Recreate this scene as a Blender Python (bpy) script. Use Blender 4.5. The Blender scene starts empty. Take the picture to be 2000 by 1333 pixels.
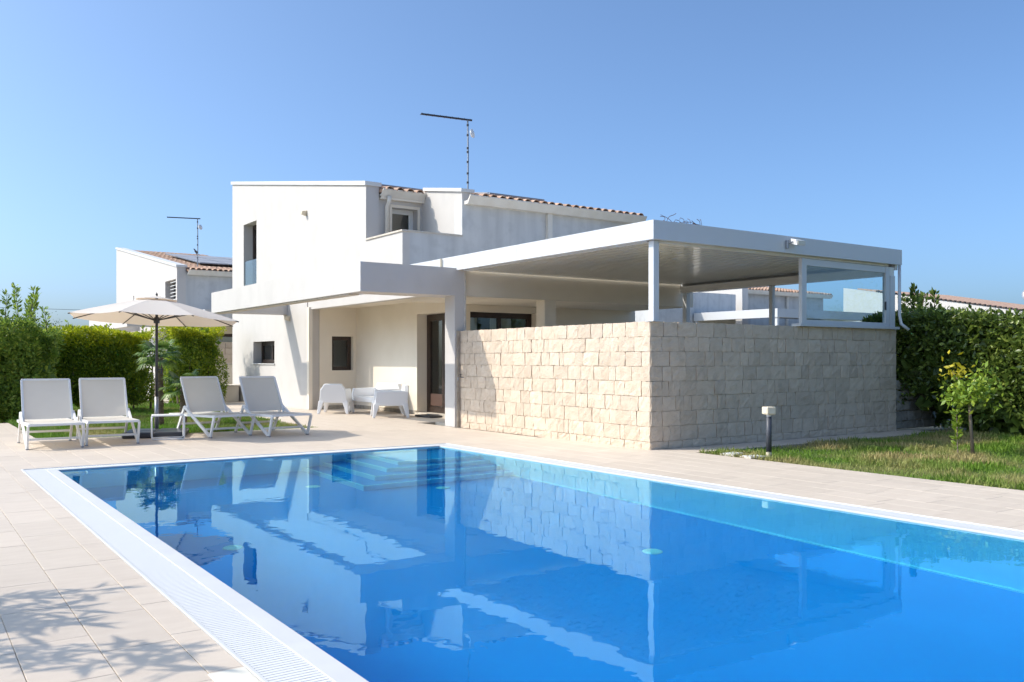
import bpy, math, random
import numpy as np
from mathutils import Vector, Matrix

SC = bpy.context.scene
COL = SC.collection
random.seed(7)
RNG = np.random.default_rng(11)

# ------------------------------------------------------------------ camera
# house axes: +Y runs along the sunlit side (away from the camera, to the left), +X along the shaded front
CAM_H = 1.2
FPX, HORIZON, YAW = 1737.0, 703.0, 0.606
cam_data = bpy.data.cameras.new('camera')
cam = bpy.data.objects.new('camera', cam_data)
COL.objects.link(cam)
cam.location = (0, 0, CAM_H)
cam.rotation_euler = (math.radians(90), 0, -YAW)
cam_data.sensor_width = 36
cam_data.lens = 36 * FPX / 2000
cam_data.shift_y = (HORIZON - 666.5) / 2000
cam_data.clip_start = 0.05
cam_data.clip_end = 3000
SC.camera = cam

# ------------------------------------------------------------------ sky and sun
SUN = Vector((-1.91, 1.18, 2.1)).normalized()
world = bpy.data.worlds.new('World')
SC.world = world
world.use_nodes = True
wn = world.node_tree.nodes
sky = wn.new('ShaderNodeTexSky')
sky.sky_type = 'NISHITA'
sky.sun_disc = False
sky.sun_elevation = math.asin(SUN.z)
sky.sun_rotation = math.atan2(SUN.x, SUN.y)
sky.altitude = 0
sky.air_density = 0.6
sky.dust_density = 3.0
sky.ozone_density = 6.0
tint = wn.new('ShaderNodeMix')          # white balance of the whole sky
tint.data_type = 'RGBA'
tint.blend_type = 'MULTIPLY'
tint.inputs[0].default_value = 1.0
tint.inputs[7].default_value = (.91, 1.02, 1.0, 1)
world.node_tree.links.new(sky.outputs[0], tint.inputs[6])
world.node_tree.links.new(tint.outputs[2], wn['Background'].inputs[0])
wn['Background'].inputs[1].default_value = 0.15
sun_data = bpy.data.lights.new('sun', 'SUN')
sun_data.energy = 2.3
sun_data.angle = math.radians(0.5)
sun_data.color = (1.0, 0.92, 0.80)
sun = bpy.data.objects.new('sun', sun_data)
COL.objects.link(sun)
sun.rotation_euler = SUN.to_track_quat('Z', 'Y').to_euler()
SC.view_settings.view_transform = 'Standard'
SC.view_settings.look = 'None'
SC.view_settings.exposure = 0.88
SC.view_settings.gamma = 1.0
SC.cycles.max_bounces = 10
SC.cycles.transmission_bounces = 8
SC.cycles.transparent_max_bounces = 12
SC.cycles.glossy_bounces = 4
SC.cycles.diffuse_bounces = 4


# ------------------------------------------------------------------ mesh helpers
def origin_of(o):
    v = Vector((0, 0, 0))
    while o is not None:
        v += o.location
        o = o.parent
    return v


class MB:
    """collects faces; build() links them as one mesh object"""

    def __init__(s):
        s.v, s.f = [], []

    def add(s, vs, fs):
        b = len(s.v)
        s.v += [tuple(v) for v in vs]
        s.f += [tuple(b + i for i in f) for f in fs]
        return s

    def box(s, x0, x1, y0, y1, z0, z1):
        v = [(x, y, z) for z in (z0, z1) for y in (y0, y1) for x in (x0, x1)]
        return s.add(v, [(0, 2, 3, 1), (4, 5, 7, 6), (0, 1, 5, 4), (2, 6, 7, 3), (0, 4, 6, 2), (1, 3, 7, 5)])

    def hexa(s, bot, top):
        n = len(bot)
        fs = [tuple(range(n - 1, -1, -1)), tuple(range(n, 2 * n))]
        fs += [(i, (i + 1) % n, n + (i + 1) % n, n + i) for i in range(n)]
        return s.add(list(bot) + list(top), fs)

    def bar(s, p, q, w, h, up=(0, 0, 1)):
        p, q = Vector(p), Vector(q)
        d = (q - p).normalized()
        u = Vector(up)
        if abs(d.dot(u)) > .98:
            u = Vector((1, 0, 0))
        a = d.cross(u).normalized() * (w / 2)
        b = a.cross(d).normalized() * (h / 2)
        return s.hexa([p - a - b, p + a - b, p + a + b, p - a + b], [q - a - b, q + a - b, q + a + b, q - a + b])

    def tube(s, pts, r, n=8, cap=True):
        pts = [Vector(p) for p in pts]
        rs = r if isinstance(r, (list, tuple)) else [r] * len(pts)
        rings = []
        ref = None
        for i, p in enumerate(pts):
            d = (pts[min(i + 1, len(pts) - 1)] - pts[max(i - 1, 0)])
            d = d.normalized() if d.length > 1e-9 else Vector((0, 0, 1))
            if ref is None:
                ref = Vector((0, 0, 1)) if abs(d.z) < .9 else Vector((1, 0, 0))
            a = (ref - d * ref.dot(d)).normalized()
            ref = a
            b = d.cross(a)
            rings.append([p + (a * math.cos(t) + b * math.sin(t)) * rs[i] for t in [2 * math.pi * k / n for k in range(n)]])
        vs = [v for ring in rings for v in ring]
        fs = []
        for i in range(len(pts) - 1):
            for k in range(n):
                fs.append((i * n + k, i * n + (k + 1) % n, (i + 1) * n + (k + 1) % n, (i + 1) * n + k))
        if cap:
            fs.append(tuple(range(n - 1, -1, -1)))
            fs.append(tuple(range((len(pts) - 1) * n, len(pts) * n)))
        return s.add(vs, fs)

    def lathe(s, prof, n=16, c=(0, 0, 0), cap=True):
        vs, fs = [], []
        for r, z in prof:
            for k in range(n):
                t = 2 * math.pi * k / n
                vs.append((c[0] + r * math.cos(t), c[1] + r * math.sin(t), c[2] + z))
        for i in range(len(prof) - 1):
            for k in range(n):
                fs.append((i * n + k, i * n + (k + 1) % n, (i + 1) * n + (k + 1) % n, (i + 1) * n + k))
        if cap:
            fs.append(tuple(range(n - 1, -1, -1)))
            fs.append(tuple(range((len(prof) - 1) * n, len(prof) * n)))
        return s.add(vs, fs)

    def quad(s, a, b, c, d):
        return s.add([a, b, c, d], [(0, 1, 2, 3)])

    def mesh(s, name, mat, off=Vector((0, 0, 0)), smooth=False):
        me = bpy.data.meshes.new(name)
        me.from_pydata([(v[0] - off.x, v[1] - off.y, v[2] - off.z) for v in s.v], [], s.f)
        if mat:
            me.materials.append(mat)
        if smooth:
            me.polygons.foreach_set('use_smooth', [True] * len(me.polygons))
        me.update()
        return me

    def build(s, name, mat, parent=None, local=False, smooth=False, bevel=0, loc=None, kind=None):
        """vertices are world coordinates unless local=True (then coordinates of the parent)"""
        off = Vector((0, 0, 0)) if local else (origin_of(parent) if parent else Vector((0, 0, 0)))
        if loc is not None:
            off = off + (Vector(loc) - off)
        o = bpy.data.objects.new(name, s.mesh(name, mat, off, smooth))
        if loc is not None:
            o.location = Vector(loc) - (origin_of(parent) if parent else Vector((0, 0, 0)))
        COL.objects.link(o)
        o.parent = parent
        if bevel:
            b = o.modifiers.new('Bevel', 'BEVEL')
            b.width = bevel
            b.segments = 2
            b.limit_method = 'ANGLE'
        if kind:
            o['kind'] = kind
        return o


def inst(name, me, parent, loc=(0, 0, 0), rot=(0, 0, 0), scale=(1, 1, 1)):
    o = bpy.data.objects.new(name, me)
    o.location, o.rotation_euler, o.scale = loc, rot, scale
    COL.objects.link(o)
    o.parent = parent
    return o


def thing(name, label, cat, loc=(0, 0, 0), rz=0, group=None):
    o = bpy.data.objects.new(name, None)
    o.empty_display_size = .1
    o.location = loc
    o.rotation_euler = (0, 0, rz)
    COL.objects.link(o)
    o['label'], o['category'] = label, cat
    if group:
        o['group'] = group
    return o


def tag(o, label, cat, group=None):
    o['label'], o['category'] = label, cat
    if group:
        o['group'] = group
    return o


def structure(o):
    o['kind'] = 'structure'
    return o


def children(o):
    return [c for c in COL.objects if c.parent == o]


def copy_tree(o, parent=None):
    c = o.copy()
    COL.objects.link(c)
    c.parent = parent
    for ch in children(o):
        copy_tree(ch, c)
    return c


def cloud(name, P, size, mat, parent=None, kind='stuff', aspect=.45, up=0.0, dirs=None, fold=.25):
    """many small leaves: each a folded diamond of two triangles at the points P (n,3)"""
    n = len(P)
    if dirs is None:
        D = RNG.normal(size=(n, 3))
        D[:, 2] += up
    else:
        D = dirs + RNG.normal(size=(n, 3)) * .25
    D /= np.linalg.norm(D, axis=1)[:, None] + 1e-9
    A = np.cross(D, RNG.normal(size=(n, 3)))
    A /= np.linalg.norm(A, axis=1)[:, None] + 1e-9
    N = np.cross(D, A)
    L = (np.asarray(size) * RNG.uniform(.65, 1.35, n))[:, None] if np.ndim(size) == 0 else (np.asarray(size) * RNG.uniform(.8, 1.2, n))[:, None]
    V = np.empty((n, 4, 3))
    V[:, 0] = P
    V[:, 1] = P + D * L * .5 + A * L * aspect * .5 + N * L * fold * .3
    V[:, 2] = P + D * L
    V[:, 3] = P + D * L * .5 - A * L * aspect * .5 + N * L * fold * .3
    off = np.array(origin_of(parent)) if parent else np.zeros(3)
    V = (V - off).reshape(-1, 3)
    me = bpy.data.meshes.new(name)
    me.vertices.add(4 * n)
    me.vertices.foreach_set('co', V.ravel())
    me.loops.add(6 * n)
    base = np.arange(n)[:, None] * 4
    idx = (base + np.array([0, 1, 2, 0, 2, 3])).ravel()
    me.loops.foreach_set('vertex_index', idx)
    me.polygons.add(2 * n)
    me.polygons.foreach_set('loop_start', np.arange(2 * n) * 3)
    me.materials.append(mat)
    me.update(calc_edges=True)
    o = bpy.data.objects.new(name, me)
    COL.objects.link(o)
    o.parent = parent
    if kind:
        o['kind'] = kind
    return o


# ------------------------------------------------------------------ materials
def nodes_of(name):
    m = bpy.data.materials.new(name)
    m.use_nodes = True
    nt = m.node_tree
    return m, nt, nt.nodes, nt.links, nt.nodes['Principled BSDF']


def rgb(c):
    return (c[0], c[1], c[2], 1)


def mat(name, c1, c2=None, rough=.6, scale=6, stretch=(1, 1, 1), bump=0, bscale=40, rand=0, metal=0, spec=.5, lo=.35, hi=.65, world=False, detail=5, c3=None, s3=20, f3=.5):
    m, nt, N, L, p = nodes_of(name)
    p.inputs['Roughness'].default_value = rough
    p.inputs['Metallic'].default_value = metal
    p.inputs['Specular IOR Level'].default_value = spec
    info = N.new('ShaderNodeObjectInfo')
    if world:
        src = N.new('ShaderNodeNewGeometry').outputs['Position']
    else:
        src = N.new('ShaderNodeTexCoord').outputs['Object']
        if rand:
            add = N.new('ShaderNodeVectorMath')
            sc = N.new('ShaderNodeMath')
            sc.operation = 'MULTIPLY'
            sc.inputs[1].default_value = 57.3
            L.new(info.outputs['Random'], sc.inputs[0])
            L.new(src, add.inputs[0])
            L.new(sc.outputs[0], add.inputs[1])
            src = add.outputs[0]
    mp = N.new('ShaderNodeMapping')
    mp.inputs['Scale'].default_value = stretch
    L.new(src, mp.inputs['Vector'])
    col = None
    if c2 is not None:
        nz = N.new('ShaderNodeTexNoise')
        nz.inputs['Scale'].default_value = scale
        nz.inputs['Detail'].default_value = detail
        L.new(mp.outputs[0], nz.inputs['Vector'])
        mr = N.new('ShaderNodeMapRange')
        mr.inputs[1].default_value, mr.inputs[2].default_value = lo, hi
        L.new(nz.outputs[0], mr.inputs[0])
        mx = N.new('ShaderNodeMix')
        mx.data_type = 'RGBA'
        mx.inputs[6].default_value, mx.inputs[7].default_value = rgb(c1), rgb(c2)
        L.new(mr.outputs[0], mx.inputs[0])
        col = mx.outputs[2]
        if c3 is not None:
            n3 = N.new('ShaderNodeTexNoise')
            n3.inputs['Scale'].default_value = s3
            n3.inputs['Detail'].default_value = 4
            L.new(src, n3.inputs['Vector'])
            m3 = N.new('ShaderNodeMapRange')
            m3.inputs[1].default_value, m3.inputs[2].default_value = .5, .72
            m3.inputs[4].default_value = f3
            L.new(n3.outputs[0], m3.inputs[0])
            x3 = N.new('ShaderNodeMix')
            x3.data_type = 'RGBA'
            L.new(m3.outputs[0], x3.inputs[0])
            L.new(col, x3.inputs[6])
            x3.inputs[7].default_value = rgb(c3)
            col = x3.outputs[2]
    if rand:
        hs = N.new('ShaderNodeHueSaturation')
        mv = N.new('ShaderNodeMapRange')
        mv.inputs[3].default_value, mv.inputs[4].default_value = 1 - rand, 1 + rand
        L.new(info.outputs['Random'], mv.inputs[0])
        L.new(mv.outputs[0], hs.inputs['Value'])
        if col:
            L.new(col, hs.inputs['Color'])
        else:
            hs.inputs['Color'].default_value = rgb(c1)
        col = hs.outputs[0]
    if col:
        L.new(col, p.inputs['Base Color'])
    else:
        p.inputs['Base Color'].default_value = rgb(c1)
    if bump:
        nb = N.new('ShaderNodeTexNoise')
        nb.inputs['Scale'].default_value = bscale
        nb.inputs['Detail'].default_value = 6
        L.new(src, nb.inputs['Vector'])
        bp = N.new('ShaderNodeBump')
        bp.inputs['Strength'].default_value = 1
        bp.inputs['Distance'].default_value = bump
        L.new(nb.outputs[0], bp.inputs['Height'])
        L.new(bp.outputs[0], p.inputs['Normal'])
    return m


def leaf_mat(name, c1, c2, c3=None, trans=.35, rough=.45):
    m, nt, N, L, p = nodes_of(name)
    geo = N.new('ShaderNodeNewGeometry')
    rp = N.new('ShaderNodeValToRGB')
    rp.color_ramp.elements[0].color, rp.color_ramp.elements[1].color = rgb(c1), rgb(c2)
    if c3:
        rp.color_ramp.elements[1].position = .75
        e = rp.color_ramp.elements.new(1.0)
        e.color = rgb(c3)
    L.new(geo.outputs['Random Per Island'], rp.inputs[0])
    L.new(rp.outputs[0], p.inputs['Base Color'])
    p.inputs['Roughness'].default_value = rough
    t = N.new('ShaderNodeBsdfTranslucent')
    L.new(rp.outputs[0], t.inputs[0])
    mx = N.new('ShaderNodeMixShader')
    mx.inputs[0].default_value = trans
    L.new(p.outputs[0], mx.inputs[1])
    L.new(t.outputs[0], mx.inputs[2])
    L.new(mx.outputs[0], N['Material Output'].inputs[0])
    return m


def cloth_mat(name, c, ct, trans):
    m, nt, N, L, p = nodes_of(name)
    nz = N.new('ShaderNodeTexNoise')
    nz.inputs['Scale'].default_value = 9
    tc = N.new('ShaderNodeTexCoord')
    L.new(tc.outputs['Object'], nz.inputs['Vector'])
    mx0 = N.new('ShaderNodeMix')
    mx0.data_type = 'RGBA'
    mx0.inputs[6].default_value, mx0.inputs[7].default_value = rgb(c), rgb([v * .93 for v in c])
    L.new(nz.outputs[0], mx0.inputs[0])
    L.new(mx0.outputs[2], p.inputs['Base Color'])
    p.inputs['Roughness'].default_value = .85
    t = N.new('ShaderNodeBsdfTranslucent')
    t.inputs[0].default_value = rgb(ct)
    mx = N.new('ShaderNodeMixShader')
    mx.inputs[0].default_value = trans
    L.new(p.outputs[0], mx.inputs[1])
    L.new(t.outputs[0], mx.inputs[2])
    L.new(mx.outputs[0], N['Material Output'].inputs[0])
    return m


def glass_mat(name, tint=(.9, .95, .95)):
    """thin pane: clear with a mirror share that grows at grazing angles"""
    m, nt, N, L, p = nodes_of(name)
    N.remove(p)
    tr = N.new('ShaderNodeBsdfTransparent')
    tr.inputs[0].default_value = rgb(tint)
    gl = N.new('ShaderNodeBsdfGlossy')
    gl.inputs['Roughness'].default_value = 0.0
    lw = N.new('ShaderNodeLayerWeight')
    lw.inputs[0].default_value = .5
    pw = N.new('ShaderNodeMath')
    pw.operation = 'POWER'
    pw.inputs[1].default_value = 5
    L.new(lw.outputs['Facing'], pw.inputs[0])
    fr = N.new('ShaderNodeMath')
    fr.operation = 'MULTIPLY_ADD'
    fr.inputs[1].default_value, fr.inputs[2].default_value = .9, .05
    L.new(pw.outputs[0], fr.inputs[0])
    mx = N.new('ShaderNodeMixShader')
    L.new(fr.outputs[0], mx.inputs[0])
    L.new(tr.outputs[0], mx.inputs[1])
    L.new(gl.outputs[0], mx.inputs[2])
    L.new(mx.outputs[0], N['Material Output'].inputs[0])
    return m


M = {}
M['plaster'] = mat('white plaster', (.575, .545, .515), (.55, .52, .49), rough=.9, scale=1.6, stretch=(1.6, 1.6, .35), bump=.0012, bscale=120, world=True, lo=.42, hi=.75, c3=(.48, .455, .425), s3=2.6, f3=.3)
M['plaster_old'] = mat('weathered plaster', (.60, .60, .59), (.50, .50, .495), rough=.9, scale=2.0, stretch=(2.2, 2.2, .2), bump=.0015, bscale=110, world=True, lo=.42, hi=.72, c3=(.36, .36, .355), s3=4.5, f3=.3)
M['plaster_warm'] = mat('cream plaster', (.82, .74, .62), (.78, .70, .58), rough=.9, scale=1.5, bump=.001, bscale=120, world=True)
M['coping_white'] = mat('white metal flashing', (.66, .65, .63), rough=.45)
M['coping_stone'] = mat('pale stone cap', (.62, .56, .48), (.5, .45, .38), rough=.8, scale=9)
M['alu'] = mat('white lacquered aluminium', (.60, .61, .62), (.575, .585, .595), rough=.32, scale=1.2, world=True)
M['slat'] = mat('satin white louvre', (.74, .72, .68), (.70, .68, .64), rough=.12, scale=1.5)
M['stone'] = mat('cream split stone', (.615, .50, .385), (.52, .41, .30), rough=.92, scale=9, bump=.010, bscale=38, rand=.09, lo=.42, hi=.8, c3=(.63, .53, .42), s3=5, f3=.8)
M['mortar'] = mat('pale mortar', (.66, .56, .42), (.58, .48, .36), rough=.95, scale=14, bump=.004, bscale=70)
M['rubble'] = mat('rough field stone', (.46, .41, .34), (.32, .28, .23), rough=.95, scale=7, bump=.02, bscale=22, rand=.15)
M['tile'] = mat('beige porcelain paver', (.605, .515, .42), (.555, .465, .375), rough=.55, scale=5, stretch=(1, 3, 1), bump=.0006, bscale=160, rand=.045, lo=.3, hi=.75)
M['grout'] = mat('sandy grout', (.52, .44, .355), (.44, .37, .295), rough=.95, scale=20)
M['cover'] = mat('cream cover', (.70, .66, .56), rough=.5)
M['grate'] = mat('white plastic grating', (.68, .68, .68), rough=.5)
M['channel'] = mat('gutter channel', (.70, .71, .72), rough=.7)
M['coping_pool'] = mat('white pool edge', (.60, .60, .595), (.56, .56, .555), rough=.45, scale=4)
M['liner_wall'] = mat('pale aqua pool wall', (.42, .80, .92), (.38, .76, .90), rough=.6, scale=3)
M['liner_floor'] = mat('deep blue pool floor', (.001, .35, .72), (.001, .325, .68), rough=.6, scale=1.2)
M['liner_edge'] = mat('pale aqua step nosing', (.45, .8, .86), rough=.6)
M['inlet'] = mat('white inlet', (.75, .85, .75), rough=.5)
M['frame_dark'] = mat('dark brown window frame', (.035, .022, .016), (.05, .03, .022), rough=.4, scale=12)
M['frame_white'] = mat('white window frame', (.75, .75, .73), rough=.4)
M['glass'] = glass_mat('clear pane')
M['glass_blue'] = glass_mat('bluish pane', (.80, .90, .94))
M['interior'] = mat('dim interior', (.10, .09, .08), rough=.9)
M['terracotta'] = mat('terracotta', (.40, .21, .135), (.50, .35, .25), rough=.85, scale=9, rand=.22, bump=.003, bscale=60, c3=(.60, .50, .40), s3=14, f3=.5)
M['gutter'] = mat('cream gutter', (.74, .70, .63), (.68, .63, .55), rough=.5, scale=4)
M['panel'] = mat('solar glass', (.30, .295, .30), (.34, .335, .34), rough=.45, scale=3)
M['metal_grey'] = mat('galvanised metal', (.30, .31, .33), rough=.4, metal=.7)
M['metal_dark'] = mat('dark metal', (.035, .035, .04), rough=.45)
M['metal_blue'] = mat('anthracite post', (.045, .05, .065), (.06, .065, .08), rough=.5, scale=10)
M['sling'] = cloth_mat('pale mesh sling', (.72, .69, .64), (.80, .72, .60), .32)
M['white_frame'] = mat('white powder coat', (.80, .79, .77), rough=.4)
M['plastic'] = mat('white moulded plastic', (.82, .82, .82), rough=.38)
M['fabric'] = cloth_mat('cream canopy cloth', (.74, .70, .65), (.80, .58, .40), .30)
M['umb_base'] = mat('dark plastic base', (.03, .035, .045), (.05, .055, .065), rough=.35, scale=6)
M['bark'] = mat('bark', (.16, .12, .09), (.26, .21, .16), rough=.95, scale=18, stretch=(1, 1, .3), bump=.01, bscale=40)
M['palm_bark'] = mat('palm trunk', (.13, .09, .06), (.24, .18, .13), rough=.95, scale=14, stretch=(1, 1, 4), bump=.02, bscale=30)
M['leaf_hedge'] = leaf_mat('hedge leaf', (.09, .17, .014), (.26, .36, .025), (.48, .52, .035), trans=.5)
M['leaf_dark'] = leaf_mat('dark hedge leaf', (.06, .10, .02), (.16, .23, .04), (.36, .43, .09), trans=.4, rough=.35)
M['leaf_shrub'] = leaf_mat('shrub leaf', (.14, .24, .04), (.30, .42, .06), (.50, .56, .10), trans=.5)
M['leaf_yellow'] = leaf_mat('yellow hedge leaf', (.22, .30, .012), (.46, .50, .015), (.68, .64, .03), trans=.5)
M['leaf_citrus'] = leaf_mat('young citrus leaf', (.15, .25, .03), (.28, .40, .04), (.44, .50, .06))
M['leaf_gold'] = leaf_mat('yellow young leaf', (.45, .40, .02), (.60, .50, .03))
M['leaf_palm'] = leaf_mat('palm frond', (.05, .12, .025), (.14, .24, .05), (.26, .34, .09))
M['leaf_far'] = leaf_mat('distant leaf', (.06, .11, .05), (.10, .16, .07))
M['dry'] = mat('dry twig', (.11, .06, .05), rough=.9)
M['bird'] = mat('pigeon feather', (.05, .05, .06), rough=.7)
M['lamp_cap'] = mat('cream lamp housing', (.66, .58, .44), rough=.5)
M['lamp_glass'] = mat('frosted lamp window', (.62, .58, .48), rough=.3)
M['soil'] = mat('dry ground', (.24, .20, .13), (.16, .15, .08), rough=.95, scale=.5, world=True)


def lawn_mat(name, g, d, thresh):
    return mat(name, g, d, rough=.9, scale=.9, world=True, lo=thresh - .12, hi=thresh + .12, detail=7, bump=.02, bscale=60)


M['lawn'] = lawn_mat('lawn turf', (.075, .125, .02), (.26, .22, .085), .52)


def blade_mat(name, g1, g2, dry1, dry2, thresh, scale=.9):
    m, nt, N, L, p = nodes_of(name)
    geo = N.new('ShaderNodeNewGeometry')

    def ramp(a, b):
        r = N.new('ShaderNodeValToRGB')
        r.color_ramp.elements[0].color, r.color_ramp.elements[1].color = rgb(a), rgb(b)
        L.new(geo.outputs['Random Per Island'], r.inputs[0])
        return r.outputs[0]
    nz = N.new('ShaderNodeTexNoise')
    nz.inputs['Scale'].default_value = scale
    nz.inputs['Detail'].default_value = 7
    L.new(geo.outputs['Position'], nz.inputs['Vector'])
    mr = N.new('ShaderNodeMapRange')
    mr.inputs[1].default_value, mr.inputs[2].default_value = thresh - .1, thresh + .1
    L.new(nz.outputs[0], mr.inputs[0])
    mx = N.new('ShaderNodeMix')
    mx.data_type = 'RGBA'
    L.new(mr.outputs[0], mx.inputs[0])
    L.new(ramp(g1, g2), mx.inputs[6])
    L.new(ramp(dry1, dry2), mx.inputs[7])
    L.new(mx.outputs[2], p.inputs['Base Color'])
    p.inputs['Roughness'].default_value = .7
    t = N.new('ShaderNodeBsdfTranslucent')
    L.new(mx.outputs[2], t.inputs[0])
    ms = N.new('ShaderNodeMixShader')
    ms.inputs[0].default_value = .35
    L.new(p.outputs[0], ms.inputs[1])
    L.new(t.outputs[0], ms.inputs[2])
    L.new(ms.outputs[0], N['Material Output'].inputs[0])
    return m


M['grass_right'] = blade_mat('mixed dry grass', (.10, .21, .015), (.21, .34, .03), (.33, .28, .10), (.50, .41, .19), .51)
M['grass_left'] = blade_mat('green grass', (.08, .19, .015), (.18, .32, .03), (.26, .24, .07), (.38, .34, .12), .56)


def water_mat():
    m, nt, N, L, p = nodes_of('pool water')
    N.remove(p)
    g = N.new('ShaderNodeBsdfGlass')
    g.inputs['Color'].default_value = (.55, .93, 1.0, 1)
    g.inputs['IOR'].default_value = 1.333
    g.inputs['Roughness'].default_value = 0
    geo = N.new('ShaderNodeNewGeometry')
    hs = None
    for sc, amp in ((.8, .55), (4.5, .34), (10.0, .045)):
        nz = N.new('ShaderNodeTexNoise')
        nz.inputs['Scale'].default_value = sc
        nz.inputs['Detail'].default_value = 2
        L.new(geo.outputs['Position'], nz.inputs['Vector'])
        ml = N.new('ShaderNodeMath')
        ml.operation = 'MULTIPLY'
        ml.inputs[1].default_value = amp
        L.new(nz.outputs[0], ml.inputs[0])
        if hs is None:
            hs = ml.outputs[0]
        else:
            ad = N.new('ShaderNodeMath')
            L.new(hs, ad.inputs[0])
            L.new(ml.outputs[0], ad.inputs[1])
            hs = ad.outputs[0]
    b = N.new('ShaderNodeBump')
    b.inputs['Strength'].default_value = 1
    b.inputs['Distance'].default_value = .0022
    L.new(hs, b.inputs['Height'])
    L.new(b.outputs[0], g.inputs['Normal'])
    L.new(g.outputs[0], N['Material Output'].inputs[0])
    va = N.new('ShaderNodeVolumeAbsorption')
    va.inputs[0].default_value = (.10, .80, .985, 1)
    va.inputs[1].default_value = .22
    L.new(va.outputs[0], N['Material Output'].inputs['Volume'])
    return m


M['water'] = water_mat()


# ------------------------------------------------------------------ projection (only used to rank repeats by their size in view)
FW = np.array([math.sin(YAW), math.cos(YAW), 0])
RT = np.array([math.cos(YAW), -math.sin(YAW), 0])


def proj(p):
    d = np.array(p) - np.array([0, 0, CAM_H])
    k = d @ FW
    return (1000 + FPX * (d @ RT) / k, HORIZON - FPX * d[2] / k, k)


# ================================================================== SETTING
PX0, PX1, PY0, PY1, DEPTH = 1.43, 6.20, -3.0, 10.70, 1.45   # pool
# ground sheet with the pool cut out
g = MB()
B = 1500
g.add([(-B, -B, -.09), (B, -B, -.09), (B, B, -.09), (-B, B, -.09), (1.2, -3.4, -.09), (6.4, -3.4, -.09), (6.4, 10.9, -.09), (1.2, 10.9, -.09)],
      [(0, 1, 5, 4), (1, 2, 6, 5), (2, 3, 7, 6), (3, 0, 4, 7)])
structure(g.build('ground', M['soil']))

# paved deck: grout bed + pavers
RECTS = [(-5.2, 1.115, -2.5, 10.955), (-5.2, 8.09, 10.955, 14.85), (6.455, 8.46, -3.4, 10.955), (6.15, 9.34, 14.85, 20.26), (6.15, 8.09, 20.26, 26.0),
         (-5.2, 1.75, 14.85, 19.2), (8.46, 14.2, 8.06, 8.60)]
deck = MB()
for x0, x1, y0, y1 in RECTS:
    deck.box(x0, x1, y0, y1, -.085, -.004)
deck.box(8.09, 8.2, 10.955, 14.85, -.085, -.004)
deck_o = structure(deck.build('pool_deck', M['grout']))
TW, TL, GAP, TH = .29, .57, .0032, .012


def tile_mesh(w, l):
    b = .0018
    m = MB()
    x, y = w / 2, l / 2
    m.hexa([(-x, -y, -TH), (x, -y, -TH), (x, y, -TH), (-x, y, -TH)], [(-x, -y, -b), (x, -y, -b), (x, y, -b), (-x, y, -b)])
    m.hexa([(-x, -y, -b), (x, -y, -b), (x, y, -b), (-x, y, -b)], [(-x + b, -y + b, 0), (x - b, -y + b, 0), (x - b, y - b, 0), (-x + b, y - b, 0)])
    m.f.pop(6)   # top of the lower prism and bottom of the upper one are hidden
    m.f = [f for i, f in enumerate(m.f) if i not in (1,)]
    return m


tiles = []
for x0, x1, y0, y1 in RECTS:
    k0 = math.floor((x0 - .98) / TW) - 1
    k1 = math.ceil((x1 - .98) / TW) + 1
    for k in range(k0, k1):
        a, b = .98 + k * TW, .98 + (k + 1) * TW
        a, b = max(a, x0), min(b, x1)
        if b - a < .02:
            continue
        off = 5.73 + (k % 3) * .19 + (k % 2) * .11
        j0 = math.floor((y0 - off) / TL) - 1
        j1 = math.ceil((y1 - off) / TL) + 1
        for j in range(j0, j1):
            c, d = off + j * TL, off + (j + 1) * TL
            c, d = max(c, y0), min(d, y1)
            if d - c < .02:
                continue
            tiles.append((a + GAP / 2, b - GAP / 2, c + GAP / 2, d - GAP / 2))


def screen_area(t):
    a, b, c, d = t
    ps = [proj((x, y, 0)) for x, y in ((a, c), (b, c), (b, d), (a, d))]
    if min(p[2] for p in ps) < .8:
        return 0
    cx = sum(p[0] for p in ps) / 4
    cy = sum(p[1] for p in ps) / 4
    if not (-60 < cx < 2060 and 0 < cy < 1400):
        return 0
    return abs(sum(ps[i][0] * ps[(i + 1) % 4][1] - ps[(i + 1) % 4][0] * ps[i][1] for i in range(4))) / 2


tiles.sort(key=screen_area, reverse=True)
tcache = {}
rest = MB()
for i, (a, b, c, d) in enumerate(tiles):
    key = (round(b - a, 3), round(d - c, 3))
    z = random.uniform(-.0006, .0006)
    if i < 300:
        if key not in tcache:
            tcache[key] = tile_mesh(*key).mesh('paver', M['tile'])
        inst('paver', tcache[key], deck_o, ((a + b) / 2, (c + d) / 2, .006 + z))
    else:
        rest.box(a, b, c, d, -.006, .006 + z)
o = rest.build('paver', M['tile'], deck_o, kind='stuff')

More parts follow.
